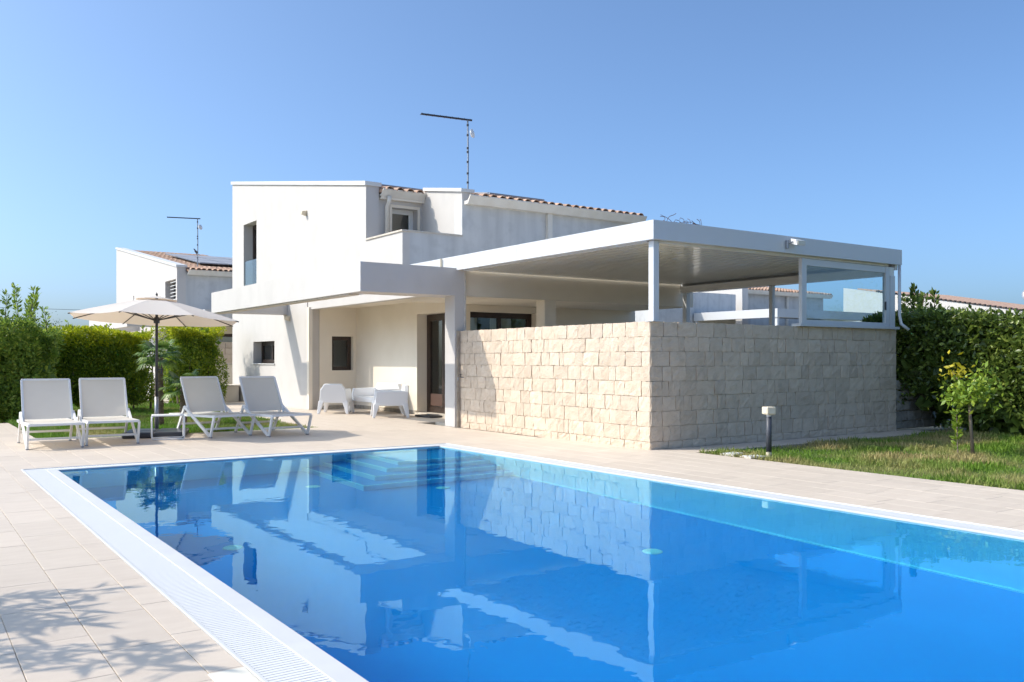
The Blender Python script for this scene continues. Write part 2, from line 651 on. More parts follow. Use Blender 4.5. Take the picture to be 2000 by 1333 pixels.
# soft lawns
def lawn(name, rects, n, blade, h, ml):
    base = MB()
    for (x0, x1, y0, y1) in rects:
        nx, ny = max(2, int((x1 - x0) / .35)), max(2, int((y1 - y0) / .35))
        vs = [(x0 + (x1 - x0) * i / nx, y0 + (y1 - y0) * j / ny, -.03 + .018 * random.random() * (0 < i < nx) * (0 < j < ny)) for j in range(ny + 1) for i in range(nx + 1)]
        base.add(vs, [(j * (nx + 1) + i, j * (nx + 1) + i + 1, (j + 1) * (nx + 1) + i + 1, (j + 1) * (nx + 1) + i) for j in range(ny) for i in range(nx)])
    lo = structure(base.build(name, ml, smooth=True))
    P = []
    area = sum((r[1] - r[0]) * (r[3] - r[2]) for r in rects)
    for (x0, x1, y0, y1) in rects:
        k = int(n * (x1 - x0) * (y1 - y0) / area)
        P.append(np.c_[RNG.uniform(x0, x1, k), RNG.uniform(y0 - .015, y1, k), np.full(k, -.03)])
    P = np.vstack(P)
    # uneven height in patches
    hh = h * (.65 + .5 * (np.sin(P[:, 0] * 2.3 + 1) * np.sin(P[:, 1] * 1.9) > .1) + RNG.uniform(-.25, .35, len(P)))
    D = np.c_[RNG.normal(size=(len(P), 2)) * .45, np.ones(len(P))]
    cloud('grass_blades', P, hh, blade, lo, aspect=.13, dirs=D, fold=.1)
    return lo


lawn('lawn_right', [(8.47, 14.8, -1.5, 8.04)], 90000, M['grass_right'], .075, M['lawn'])
lawn('lawn_left', [(1.77, 6.13, 14.87, 27.0)], 70000, M['grass_left'], .075, M['lawn'])
gp = MB()
gp.box(-2, 8.0, 27.0, 44, -.085, -.012)
structure(MB().box(8.5, 14.2, 8.91, 15.43, -.085, .004).build('terrace_floor', mat('pale terrace tile', (.62, .55, .46), (.56, .50, .41), rough=.4, scale=4)))
structure(gp.build('garden_path', mat('pale gravel path', (.52, .45, .36), (.42, .36, .28), rough=.95, scale=12, world=True)))

# ================================================================== POOL
pool = thing('swimming_pool', 'rectangular overflow pool with deep blue floor and white grated edge', 'pool', (PX0, PY1, 0))
b = MB()
b.box(PX0 - .2, PX1 + .2, PY0 - .2, PY1 + .2, -DEPTH - .15, -DEPTH)
b.build('floor', M['liner_floor'], pool)
for nm, bx in (('wall', (PX0 - .2, PX0, PY0, PY1)), ('wall', (PX1, PX1 + .2, PY0, PY1)), ('wall', (PX0 - .2, PX1 + .2, PY1, PY1 + .2)), ('wall', (PX0 - .2, PX1 + .2, PY0 - .2, PY0))):
    MB().box(bx[0], bx[1], bx[2], bx[3], -DEPTH - .01, -.021).build(nm, M['liner_wall'], pool)
# thin pale cove where wall meets floor
MB().box(PX1 - .03, PX1, PY0, 8.92, -DEPTH, -DEPTH + .035).build('cove', M['liner_edge'], pool)
MB().box(PX0, PX0 + .03, PY0, PY1 - .03, -DEPTH, -DEPTH + .035).build('cove', M['liner_edge'], pool)
for k, (sx, sy) in enumerate(((5.02, 9.69), (4.75, 9.44), (4.48, 9.20), (4.21, 8.93))):
    zt = -.29 * (k + 1)
    s = MB().box(sx, PX1 + .001, sy, PY1 + .001, zt - .29 if k < 3 else -DEPTH - .005, zt - .004).build('step', M['liner_wall'], pool)
    MB().box(sx + .03, PX1, sy + .03, PY1, zt - .006, zt).build('tread', M['liner_floor'], s)
    MB().box(sx - .004, sx + .03, sy - .004, PY1, zt - .03, zt + .002).box(sx + .03, PX1, sy - .004, sy + .03, zt - .03, zt + .002).build('nosing', M['liner_edge'], s)
for (ix, iy) in ((2.24, 7.19), (3.86, 9.50), (4.98, 5.21), (5.03, 8.62)):
    MB().lathe([(.08, 0), (.08, .012), (.07, .02), (.042, .02), (.038, .012)], 20, (ix, iy, -DEPTH)).build('floor_inlet', M['inlet'], pool, smooth=False)
cp = MB()
cp.box(1.335, PX0 + .01, PY0, 10.69, -.05, .010).box(1.115, 1.135, PY0, 10.955, -.05, .012)
cp.box(PX1 - .01, 6.275, PY0, 10.69, -.05, .010).box(6.435, 6.455, PY0, 10.955, -.05, .012)
cp.box(1.335, 6.275, PY1 - .01, 10.775, -.05, .010).box(1.135, 6.435, 10.935, 10.955, -.05, .012)
cp.build('coping', M['coping_pool'], pool, bevel=.004)
ch = MB()
ch.box(1.135, 1.335, PY0, 10.935, -.085, -.05).box(6.275, 6.435, PY0, 10.935, -.085, -.05).box(1.335, 6.275, 10.775, 10.935, -.085, -.05)
ch.build('gutter_channel', M['channel'], pool)
gr = MB()
y = PY0
while y < 10.93:
    gr.box(1.136, 1.334, y, y + .0212, -.02, .006)
    if y > 1.5:
        gr.box(6.276, 6.434, y, y + .0212, -.02, .006)
    y += .027
for xx in (1.18, 1.235, 1.29):
    gr.box(xx - .004, xx + .004, PY0, 10.93, -.035, -.003)
x = 1.336
while x < 6.27:
    gr.box(x, x + .0212, 10.776, 10.934, -.02, .006)
    x += .027
gr.build('grating', M['grate'], pool, kind='stuff')
MB().box(.972, 1.112, 2.95, 3.43, -.005, .009).build('skimmer_cover', M['cover'], pool, bevel=.003)

wt = MB().box(PX0 - .02, PX1 + .02, PY0 - .05, PY1 + .02, -DEPTH - .05, -.004)
water = structure(wt.build('water', M['water']))
water.cycles.is_caustics_caster = False

# ================================================================== VILLA
SL = .1625                                       # roof slope


def roof_z(Y):
    return 4.86 + (Y - 17.06) * SL


def wall_x(mb, xa, xb, y0, y1, zb, zt, holes=()):
    """wall in the plane X = const; zt may be a function of Y"""
    f = zt if callable(zt) else (lambda Y: zt)
    ys = sorted({y0, y1, *[h[0] for h in holes], *[h[1] for h in holes]})
    for a, b in zip(ys, ys[1:]):
        cuts = sorted([(h[2], h[3]) for h in holes if h[0] <= a + 1e-6 and h[1] >= b - 1e-6])
        z = zb
        for (c, d) in cuts:
            if c > z + 1e-6:
                mb.box(xa, xb, a, b, z, c)
            z = d
        mb.hexa([(xa, a, z), (xb, a, z), (xb, b, z), (xa, b, z)], [(xa, a, f(a)), (xb, a, f(a)), (xb, b, f(b)), (xa, b, f(b))])
    return mb


def wall_y(mb, ya, yb, x0, x1, zb, zt, holes=()):
    xs = sorted({x0, x1, *[h[0] for h in holes], *[h[1] for h in holes]})
    for a, b in zip(xs, xs[1:]):
        cuts = sorted([(h[2], h[3]) for h in holes if h[0] <= a + 1e-6 and h[1] >= b - 1e-6])
        z = zb
        for (c, d) in cuts:
            if c > z + 1e-6:
                mb.box(a, b, ya, yb, z, c)
            z = d
        if zt > z + 1e-6:
            mb.box(a, b, ya, yb, z, zt)
    return mb


villa = thing('villa', 'white two storey villa with canopy frame and veranda beside the pool', 'house', (8.1, 20.0, 0))
V = lambda mb, n, m='plaster', p=None, **k: mb.build(n, M[m], p or villa, **k)

# long side wall with gable slope
w = MB()
wall_x(w, 8.1, 8.4, 20.3, 26.05, 0, 2.6, [(22.54, 24.2, 1.10, 1.69)])
wall_x(w, 8.1, 8.4, 17.06, 26.05, 2.6, roof_z, [(23.94, 25.03, 3.05, 5.01)])
side_wall = V(w, 'side_wall')
V(MB().hexa([(8.06, 17.02, roof_z(17.02)), (8.44, 17.02, roof_z(17.02)), (8.44, 26.09, roof_z(26.09)), (8.06, 26.09, roof_z(26.09))],
            [(8.06, 17.02, roof_z(17.02) + .085), (8.44, 17.02, roof_z(17.02) + .085), (8.44, 26.09, roof_z(26.09) + .085), (8.06, 26.09, roof_z(26.09) + .085)]), 'wall_flashing', 'coping_white', side_wall)
# wall end column by the veranda with its shadow gap
V(MB().box(8.07, 8.16, 20.12, 20.24, .012, 2.45), 'corner_post', 'plaster_warm')
# other outer walls
w = MB()
wall_y(w, 25.75, 26.05, 8.4, 14.2, 0, 6.0)
V(w, 'rear_wall')
w = MB()
wall_x(w, 13.9, 14.2, 15.73, 25.75, 0, lambda Y: roof_z(Y) - .16)
V(w, 'end_wall')
w = MB()
wall_y(w, 15.43, 15.73, 9.46, 14.2, 2.82, 4.46)
V(w, 'front_wall', 'plaster_old')
w = MB()
wall_y(w, 15.44, 15.73, 9.36, 14.2, 0, 2.45, [(9.66, 11.34, .3, 2.19)])
V(w, 'ground_floor_wall', 'plaster_warm')
# recess on the upper floor
w = MB()
wall_y(w, 17.10, 17.4, 8.4, 9.46, 2.82, 4.70, [(8.72, 9.34, 3.1, 4.46)])
V(w, 'recess_wall')
w = MB()
wall_x(w, 9.46, 9.7, 15.73, 17.4, 2.82, lambda Y: roof_z(Y) + .02)
wall_x(w, 9.461, 9.7, 15.435, 15.73, 4.46, lambda Y: roof_z(Y) + .02)
cheek = V(w, 'cheek_wall')
V(MB().hexa([(9.42, 15.40, roof_z(15.40) + .02), (9.74, 15.40, roof_z(15.40) + .02), (9.74, 17.0, roof_z(17.0) + .02), (9.42, 17.0, roof_z(17.0) + .02)],
            [(9.42, 15.40, roof_z(15.40) + .09), (9.74, 15.40, roof_z(15.40) + .09), (9.74, 17.0, roof_z(17.0) + .09), (9.42, 17.0, roof_z(17.0) + .09)]), 'wall_flashing', 'coping_white', cheek)
# balcony
w = MB()
wall_x(w, 8.1, 8.26, 15.43, 17.06, 2.815, 3.70)
bal = V(w, 'balcony_parapet')
w = MB()
wall_y(w, 15.431, 15.59, 8.26, 9.46, 2.815, 3.70)
V(w, 'balcony_parapet', 'plaster_old')
V(MB().box(8.075, 8.285, 15.405, 17.055, 3.70, 3.735).box(8.285, 9.459, 15.405, 15.615, 3.70, 3.735), 'parapet_cap', 'coping_stone', bal)
V(MB().box(9.1, 9.45, 16.8, 17.0, 3.3, 3.74), 'air_vent_box', 'plaster_warm')
# slab over the veranda and front beam
V(MB().box(8.3, 14.1, 13.505, 15.43, 2.33, 2.815), 'roof_slab', 'plaster_warm')
V(MB().box(8.3, 13.9, 15.74, 25.75, 2.47, 2.80), 'floor_slab', 'plaster_warm')
V(MB().box(8.12, 8.3, 14.06, 20.3, 2.40, 2.81), 'veranda_beam')
V(MB().box(8.1, 8.3, 13.46, 13.80, .012, 2.33), 'pillar')
V(MB().box(10.13, 10.40, 13.53, 13.80, .012, 2.33), 'pillar', 'plaster_warm')
# open canopy frame towards the garden
V(MB().box(6.29, 8.3, 13.46, 14.06, 2.33, 2.82), 'canopy_beam')
V(MB().box(6.29, 6.56, 14.06, 21.60, 2.33, 2.82), 'canopy_beam')
V(MB().box(6.29, 8.1, 21.60, 21.87, 2.33, 2.82), 'canopy_beam')
V(MB().box(6.33, 6.52, 14.0, 21.8, 2.305, 2.33), 'drip_strip', 'coping_stone')
V(MB().box(8.29, 8.312, 13.42, 13.50, .012, 2.815), 'expansion_joint', 'coping_stone')
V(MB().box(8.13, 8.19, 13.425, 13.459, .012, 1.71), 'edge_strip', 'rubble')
# veranda walls
w = MB()
wall_y(w, 20.27, 20.5, 8.4, 9.36, 0, 2.47, [(8.72, 9.28, .94, 1.77)])
V(w, 'veranda_wall', 'plaster_warm')
w = MB()
wall_x(w, 9.36, 9.66, 15.73, 20.27, 0, 2.47, [(15.74, 17.15, .02, 2.19)])
V(w, 'veranda_wall', 'plaster_warm')
V(MB().box(8.4, 9.345, 20.255, 20.27, .012, .09).box(9.345, 9.36, 17.15, 20.255, .012, .09), 'skirting', 'rubble')
V(MB().box(9.30, 9.66, 15.74, 17.15, .0, .05), 'door_sill', 'coping_stone')
# dim rooms behind the openings
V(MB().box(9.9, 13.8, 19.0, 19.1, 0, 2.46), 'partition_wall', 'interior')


def window_y(parent, y, x0, x1, z0, z1, fm, n=1, fw=.06, d=.06, glass='glass', sill=False):
    """window seen from -Y"""
    f = MB()
    f.box(x0, x1, y, y + d, z0, z0 + fw).box(x0, x1, y, y + d, z1 - fw, z1)
    f.box(x0, x0 + fw, y, y + d, z0 + fw, z1 - fw).box(x1 - fw, x1, y, y + d, z0 + fw, z1 - fw)
    win = f.build('window', M[fm], parent)
    w_ = (x1 - x0 - 2 * fw) / n
    for i in range(n):
        a, b = x0 + fw + i * w_, x0 + fw + (i + 1) * w_
        s = .045
        MB().box(a + .002, b - .002, y + .008, y + d - .008, z0 + fw, z0 + fw + s).box(a + .002, b - .002, y + .008, y + d - .008, z1 - fw - s, z1 - fw) \
            .box(a + .002, a + s, y + .008, y + d - .008, z0 + fw + s, z1 - fw - s).box(b - s, b - .002, y + .008, y + d - .008, z0 + fw + s, z1 - fw - s).build('sash', M[fm], win)
        MB().box(a + s, b - s, y + d * .45, y + d * .55, z0 + fw + s, z1 - fw - s).build('pane', M[glass], win)
    return win


def window_x(parent, x, y0, y1, z0, z1, fm, n=1, fw=.06, d=.06, glass='glass'):
    f = MB()
    f.box(x, x + d, y0, y1, z0, z0 + fw).box(x, x + d, y0, y1, z1 - fw, z1)
    f.box(x, x + d, y0, y0 + fw, z0 + fw, z1 - fw).box(x, x + d, y1 - fw, y1, z0 + fw, z1 - fw)
    win = f.build('window', M[fm], parent)
    w_ = (y1 - y0 - 2 * fw) / n
    for i in range(n):
        a, b = y0 + fw + i * w_, y0 + fw + (i + 1) * w_
        s = .045
        MB().box(x + .008, x + d - .008, a + .002, b - .002, z0 + fw, z0 + fw + s).box(x + .008, x + d - .008, a + .002, b - .002, z1 - fw - s, z1 - fw) \
            .box(x + .008, x + d - .008, a + .002, a + s, z0 + fw + s, z1 - fw - s).box(x + .008, x + d - .008, b - s, b - .002, z0 + fw + s, z1 - fw - s).build('sash', M[fm], win)
        MB().box(x + d * .45, x + d * .55, a + s, b - s, z0 + fw + s, z1 - fw - s).build('pane', M[glass], win)
    return win


window_x(villa, 8.33, 22.54, 24.2, 1.10, 1.69, 'frame_dark', 2)
V(MB().box(8.07, 8.33, 22.50, 24.24, 1.075, 1.10), 'window_sill', 'coping_white')
window_x(villa, 8.36, 23.94, 25.03, 3.05, 5.01, 'frame_dark', 1, fw=.08)
V(MB().box(8.12, 8.132, 23.96, 25.01, 3.0, 3.97), 'glass_balustrade', 'glass_blue')
window_y(villa, 20.40, 8.72, 9.28, .94, 1.77, 'frame_dark', 1, fw=.05)
dr = window_x(villa, 9.60, 15.75, 17.14, .05, 2.18, 'frame_dark', 2, fw=.09, d=.07)
dr.name = 'glazed_door'
MB().box(9.615, 9.655, 15.9, 17.02, .20, .46).build('kick_panel', mat('brown kick panel', (.10, .055, .04), rough=.5), dr)
window_y(villa, 15.62, 9.66, 11.34, .3, 2.19, 'frame_dark', 2, fw=.07)
window_y(villa, 17.30, 8.72, 9.34, 3.1, 4.46, 'frame_white', 1, fw=.05)
V(MB().box(8.66, 8.72, 17.085, 17.11, 3.0, 4.52).box(9.34, 9.40, 17.085, 17.11, 3.0, 4.52).box(8.72, 9.34, 17.085, 17.11, 4.46, 4.52), 'window_surround', 'plaster_warm')
# curtain behind the big window
for k in range(2):
    V(MB().box(9.75 + k * .9, 10.3 + k * .9, 16.2, 16.22, .1, 2.3), 'curtain', 'sling')

# roof: deck, gutters, tiles
roof = MB()
roof.hexa([(9.7, 15.28, roof_z(15.28) - .12), (14.3, 15.28, roof_z(15.28) - .12), (14.3, 26.1, roof_z(26.1) - .12), (9.7, 26.1, roof_z(26.1) - .12)],
          [(9.7, 15.28, roof_z(15.28) - .05), (14.3, 15.28, roof_z(15.28) - .05), (14.3, 26.1, roof_z(26.1) - .05), (9.7, 26.1, roof_z(26.1) - .05)])
roof.hexa([(8.41, 16.95, roof_z(16.95) - .12), (9.7, 16.95, roof_z(16.95) - .12), (9.7, 26.1, roof_z(26.1) - .12), (8.41, 26.1, roof_z(26.1) - .12)],
          [(8.41, 16.95, roof_z(16.95) - .05), (9.7, 16.95, roof_z(16.95) - .05), (9.7, 26.1, roof_z(26.1) - .05), (8.41, 26.1, roof_z(26.1) - .05)])
roof_o = V(roof, 'roof', 'terracotta')


def barrel(r0, r1, ln, th=.016, seg=6, inner=True):
    m = MB()
    ro, ri = [], []
    for (r, y) in ((r0, 0), (r1, ln)):
        for k in range(seg + 1):
            t = math.pi * k / seg
            ro.append((r * math.cos(t), y, r * .85 * math.sin(t)))
            ri.append(((r - th) * math.cos(t), y, (r - th) * .85 * math.sin(t)))
    n = seg + 1
    vs = ro + ri
    fs = []
    for k in range(seg):
        fs.append((k, k + 1, n + k + 1, n + k))
        if inner:
            fs.append((2 * n + k + 1, 2 * n + k, 3 * n + k, 3 * n + k + 1))
            fs.append((k + 1, k, 2 * n + k, 2 * n + k + 1))
    return m.add(vs, fs)


tile_me = barrel(.088, .072, .42).mesh('roof_tile', M['terracotta'], smooth=False)
SLA = math.atan(SL)


def tile_field(parent, x0, x1, ye, yb, zf, pitch, singles, row=.34):
    off = origin_of(parent)
    n = int((x1 - x0) / pitch)
    rows = int((yb - ye) / row)
    rest_ = MB()
    base = barrel(.088, .072, .42, inner=False)
    for j in range(rows):
        for i in range(n):
            x = x0 + (i + .5) * (x1 - x0) / n + random.uniform(-.008, .008)
            y = ye + j * row + random.uniform(-.012, .012)
            z = zf(y) + .004 * (j % 2)
            if j < singles:
                inst('roof_tile', tile_me, parent, Vector((x, y, z)) - off, (SLA + random.uniform(-.01, .01), 0, random.uniform(-.02, .02)))
            else:
                c, s_ = math.cos(SLA), math.sin(SLA)
                rest_.add([(x + v[0], y + v[1] * c - v[2] * s_, z + v[1] * s_ + v[2] * c) for v in base.v], base.f)
    if rest_.v:
        rest_.build('roof_tile', M['terracotta'], parent, kind='stuff')


tile_field(roof_o, 9.76, 14.26, 15.18, 26.0, lambda Y: roof_z(Y) - .045, .205, 2)
tile_field(roof_o, 8.46, 9.40, 16.86, 26.0, lambda Y: roof_z(Y) - .045, .19, 2)


def gutter(mb, x0, x1, y, z):
    """boxy cornice gutter along X: sloping face, lip and soffit"""
    pr = [(y + .22, z - .17), (y + .06, z - .17), (y - .04, z - .02), (y - .04, z), (y - .015, z), (y - .015, z - .015), (y + .07, z - .10), (y + .22, z - .10)]
    a = [(x0, p[0], p[1]) for p in pr]
    b = [(x1, p[0], p[1]) for p in pr]
    n = len(pr)
    mb.add(a + b, [tuple(range(n)), tuple(range(2 * n - 1, n - 1, -1))] + [(i, n + i, n + (i + 1) % n, (i + 1) % n) for i in range(n)])
    return mb


V(gutter(MB(), 9.50, 14.33, 15.215, roof_z(15.2) - .03), 'gutter', 'gutter', roof_o)
V(gutter(MB(), 8.42, 9.455, 16.93, roof_z(16.9) - .03), 'gutter', 'gutter', roof_o)
V(MB().box(8.42, 9.455, 16.99, 17.095, 4.60, 4.66), 'eave_board', 'plaster_warm', roof_o)
V(MB().box(11.58, 11.70, 15.34, 15.428, 2.83, 4.36), 'downpipe', 'gutter')
V(MB().tube([(8.58, 16.92, 4.66), (8.58, 16.95, 4.54), (8.58, 17.04, 4.44), (8.58, 17.04, 2.85)], .045, 10), 'downpipe', 'gutter', smooth=True)
# low panels standing on the roof
for (xa, xb, ya, yb, hh) in ((8.62, 10.3, 17.6, 19.6, .09), (8.62, 10.3, 19.7, 21.7, .09), (10.7, 12.2, 16.3, 18.3, .13)):
    z0, z1 = roof_z(ya) + hh, roof_z(yb) + hh
    p_ = V(MB().hexa([(xa, ya, z0 - .04), (xb, ya, z0 - .04), (xb, yb, z1 - .04), (xa, yb, z1 - .04)], [(xa, ya, z0), (xb, ya, z0), (xb, yb, z1), (xa, yb, z1)]), 'solar_panel', 'panel', roof_o)
    V(MB().box(xa + .05, xb - .05, ya + .1, ya + .16, z0 - hh - .05, z0 - .03), 'panel_rail', 'terracotta', p_)

# ================================================================== STONE WALL
sw = thing('stone_wall', 'cream split stone block wall with square corner under the pergola', 'wall', (8.2, 8.62, 0))
WX, WY, WT = 8.2, 8.62, 1.71
core = MB()
core.box(WX + .010, WX + .28, WY + .010, 13.455, 0, WT - .032)
core.box(WX + .28, 13.82, WY + .010, WY + .28, 0, WT - .032)
core.build('mortar_core', M['mortar'], sw)
# corner sits at the end of each course; courses about 0.2 m
zc = [0.0, .115]
while zc[-1] < WT - .22:
    zc.append(zc[-1] + .2)
zc[-1] = WT - .195
zc.append(WT)
zc = [0.0, .11] + [.11 + (WT - .11) * k / 8 for k in range(1, 9)]


def stone_block(origin, udir, ndir, w, h, d):
    """rough-faced block: face grid pushed in and out, edges eased"""
    nu, nv = (4, 3) if w > .2 else (3, 3)
    u, n = Vector(udir), Vector(ndir)
    o_ = Vector(origin)
    vs = []
    for j in range(nv + 1):
        for i in range(nu + 1):
            fu, fv = i / nu, j / nv
            edge = (i in (0, nu)) + (j in (0, nv))
            k = random.uniform(.003, .014) if edge == 0 else (random.uniform(.003, .011) if edge == 1 else random.uniform(.001, .007))
            ju = random.uniform(-.006, .006) if edge else random.uniform(-.015, .015)
            jv = random.uniform(-.005, .005) if edge else random.uniform(-.012, .012)
            fu = min(max(fu, .015 if i == 0 else 0), 1)
            vs.append(u * (fu * w + ju) + Vector((0, 0, fv * h + jv)) + n * k)
    fs = [(j * (nu + 1) + i, j * (nu + 1) + i + 1, (j + 1) * (nu + 1) + i + 1, (j + 1) * (nu + 1) + i) for j in range(nv) for i in range(nu)]
    per = [i for i in range(nu + 1)] + [j * (nu + 1) + nu for j in range(1, nv + 1)] + [nv * (nu + 1) + i for i in range(nu - 1, -1, -1)] + [j * (nu + 1) for j in range(nv - 1, 0, -1)]
    b0 = len(vs)
    for q in per:
        vs.append(vs[q] - n * (n.dot(vs[q]) + d))
    m_ = len(per)
    fs += [(per[(i + 1) % m_], per[i], b0 + i, b0 + (i + 1) % m_) for i in range(m_)]
    if (u.cross(Vector((0, 0, 1)))).dot(n) < 0:
        fs = [f[::-1] for f in fs]
    return MB().add(vs, fs)


def course(z0, z1, length, lo, hi):
    xs, x = [], 0.0
    while x < length - .02:
        w_ = random.uniform(lo, hi)
        if random.random() < .18:
            w_ *= .6
        if length - x - w_ < .12:
            w_ = length - x
        xs.append((x, w_))
        x += w_
    return xs


G_ = .0028
stones = []
for r in range(len(zc) - 1):
    z0, z1 = zc[r], zc[r + 1]
    for (x, w_) in course(z0, z1, 13.45 - WY, .15, .36):          # sunlit side, along Y, seen from -X
        stones.append((Vector((WX + random.uniform(-.004, .004), WY + x + G_, z0 + G_)), (0, 1, 0), (-1, 0, 0), w_ - 2 * G_, z1 - z0 - 2 * G_))
    for (x, w_) in course(z0, z1, 13.83 - WX, .15, .38):          # shaded front, along X
        stones.append((Vector((WX + x + G_, WY + random.uniform(-.004, .004), z0 + G_)), (1, 0, 0), (0, -1, 0), w_ - 2 * G_, z1 - z0 - 2 * G_))


def stone_area(t):
    p = t[0]
    q = p + Vector(t[1]) * t[3]
    a, b = proj(p), proj(q)
    return abs(a[0] - b[0]) * t[4] / a[2]


stones.sort(key=stone_area, reverse=True)
small = MB()
for k, (p, u, n, w_, h) in enumerate(stones):
    blk = stone_block((0, 0, 0), u, n, w_, h, .05)
    if k < 300:
        o = bpy.data.objects.new('stone', blk.mesh('stone', M['stone']))
        o.location = p - sw.location
        COL.objects.link(o)
        o.parent = sw
    else:
        small.add([Vector(v) + p for v in blk.v], blk.f)
if small.v:
    small.build('stone', M['stone'], sw, kind='stuff')
MB().box(WX + .012, WX + .30, WY + .012, 13.45, WT - .03, WT - .004).box(WX + .30, 13.82, WY + .012, WY + .30, WT - .03, WT - .004).build('mortar_top', M['mortar'], sw)

# rubble wall under the hedge at the end of the stone wall
rw = thing('rubble_wall', 'low dry stone rubble wall under the hedge beside the stone wall', 'wall', (14.3, 8.75, 0))
MB().box(13.87, 16.5, 8.85, 9.1, 0, .74).build('mortar_core', M['mortar'], rw)
z = 0.0
while z < .70:
    h = random.uniform(.13, .22)
    for (x, w_) in course(0, 0, 2.6, .22, .48):
        blk = stone_block((0, 0, 0), (1, 0, 0), (0, -1, 0), w_ - .022, h - .02, .06)
        o = bpy.data.objects.new('stone', blk.mesh('stone', M['rubble']))
        o.location = Vector((13.88 + x, 8.80 + random.uniform(-.03, .02), z + .01)) - rw.location
        o.rotation_euler = (0, random.uniform(-.05, .05), 0)
        COL.objects.link(o)
        o.parent = rw
    z += h

# ================================================================== PERGOLA
pg = thing('pergola', 'white aluminium louvred pergola standing on the stone wall', 'pergola', (8.2, 8.6, 0))
A = lambda mb, n, m='alu', p=None, **k: mb.build(n, M[m], p or pg, **k)
A(MB().box(8.13, 8.21, 8.49, 11.6, 2.78, 3.03), 'fascia')
A(MB().box(8.13, 8.21, 11.604, 13.455, 2.78, 3.03), 'fascia')
A(MB().box(8.13, 8.21, 13.457, 15.2, 2.825, 3.03), 'fascia')
A(MB().box(8.21, 13.80, 8.49, 8.57, 2.78, 3.03), 'fascia')
A(MB().box(13.72, 13.80, 8.57, 13.5, 2.70, 3.03), 'fascia')
A(MB().box(8.21, 13.72, 13.38, 13.46, 2.785, 3.0), 'fascia', 'slat')
A(MB().box(8.21, 13.72, 8.57, 13.38, 2.90, 2.92), 'roof_sheet')
A(MB().box(8.215, 8.29, 8.70, 13.36, 2.765, 2.80), 'track')
A(MB().box(13.56, 13.715, 8.58, 13.37, 2.60, 2.74), 'side_beam', 'slat')
A(MB().box(8.30, 13.55, 8.575, 8.62, 2.745, 2.779), 'front_rail', 'gutter')
ny = 60
for k in range(ny):
    yy = 8.66 + (13.34 - 8.66) * k / ny
    zl = 2.776 + .005 * (k % 2)
    A(MB().add([(8.3, yy, zl), (13.55, yy, zl), (13.55, yy + .069, zl + .0012), (8.3, yy + .069, zl + .0012), (8.3, yy, 2.80), (13.55, yy, 2.80), (13.55, yy + .069, 2.80), (8.3, yy + .069, 2.80)],
               [(3, 2, 1, 0), (4, 5, 6, 7), (0, 1, 5, 4), (2, 3, 7, 6), (0, 4, 7, 3), (1, 2, 6, 5)]), 'louvre', 'slat')
post_spots = [(8.215, 8.315, 8.575, 8.675, 2.78), (13.60, 13.74, 8.575, 8.70, 2.60), (13.58, 13.69, 13.2, 13.31, 2.60), (13.60, 13.68, 11.0, 11.08, 2.60)]
for (a, b_, c, d, zt) in post_spots:
    p_ = A(MB().box(a, b_, c, d, WT if c < 9 else 0.0, zt), 'post', bevel=.006)
    A(MB().box(a - .03, b_ + .03, c - .025, d + .03, (WT if c < 9 else 0) - .003, (WT if c < 9 else 0) + .012), 'base_plate', 'alu', p_)
# sliding glass screen at the right end
gs = A(MB().box(11.29, 11.40, 8.575, 8.635, WT + .04, 2.74).box(13.47, 13.58, 8.575, 8.635, WT + .04, 2.74).box(11.40, 13.47, 8.58, 8.63, WT + .04, WT + .10).box(11.40, 13.47, 8.58, 8.63, 2.64, 2.74), 'glass_screen')
A(MB().box(11.40, 13.47, 8.600, 8.608, WT + .10, 2.64), 'pane', 'glass_blue', gs)
A(MB().box(13.44, 13.46, 8.555, 8.578, 2.02, 2.16), 'handle', 'metal_dark', gs)
A(MB().box(11.2, 13.8, 8.53, 8.70, WT - .002, WT + .038), 'sill_rail')
A(MB().tube([(13.84, 8.56, 2.80), (13.84, 8.56, 1.95), (13.86, 8.54, 1.80), (13.95, 8.46, 1.70)], .026, 8), 'downpipe', 'channel', smooth=True)

# floodlight on the fascia
fl = thing('floodlight', 'small white floodlight on the shaded pergola fascia', 'floodlight', (10.95, 8.485, 2.93))
MB().hexa([(-.10, -.16, -.05), (.10, -.16, -.05), (.10, -.14, .03), (-.10, -.14, .03)], [(-.085, -.05, -.03), (.085, -.05, -.03), (.085, -.03, .06), (-.085, -.03, .06)]).build('housing', M['white_frame'], fl, local=True, bevel=.006)
MB().box(-.085, .085, -.165, -.158, -.04, .02).build('lens', M['lamp_glass'], fl, local=True)
MB().tube([(-.09, -.08, .01), (-.14, -.05, -.02), (-.14, 0, -.02)], .01, 6).tube([(-.14, -.02, .03), (-.14, -.02, -.09)], .022, 8).build('bracket', M['metal_grey'], fl, local=True)
# dried creeper on the pergola roof
vine = thing('dry_creeper', 'dried leafless creeper lying on the pergola roof edge', 'creeper', (8.5, 8.6, 3.03))
tw = MB()
for k in range(34):
    x = random.uniform(-.1, .75)
    pts = [Vector((x, random.uniform(0, .15), .0))]
    d = Vector((random.uniform(-.5, 1), 0, random.uniform(.1, .8)))
    for j in range(6):
        pts.append(pts[-1] + d * random.uniform(.02, .06))
        d += Vector((random.uniform(-.6, .6), random.uniform(-.2, .2), random.uniform(-.7, .35)))
        pts[-1].z = max(pts[-1].z, .0)
    tw.tube(pts, .004, 4)
tw.build('twigs', M['dry'], vine, local=True, kind='stuff')

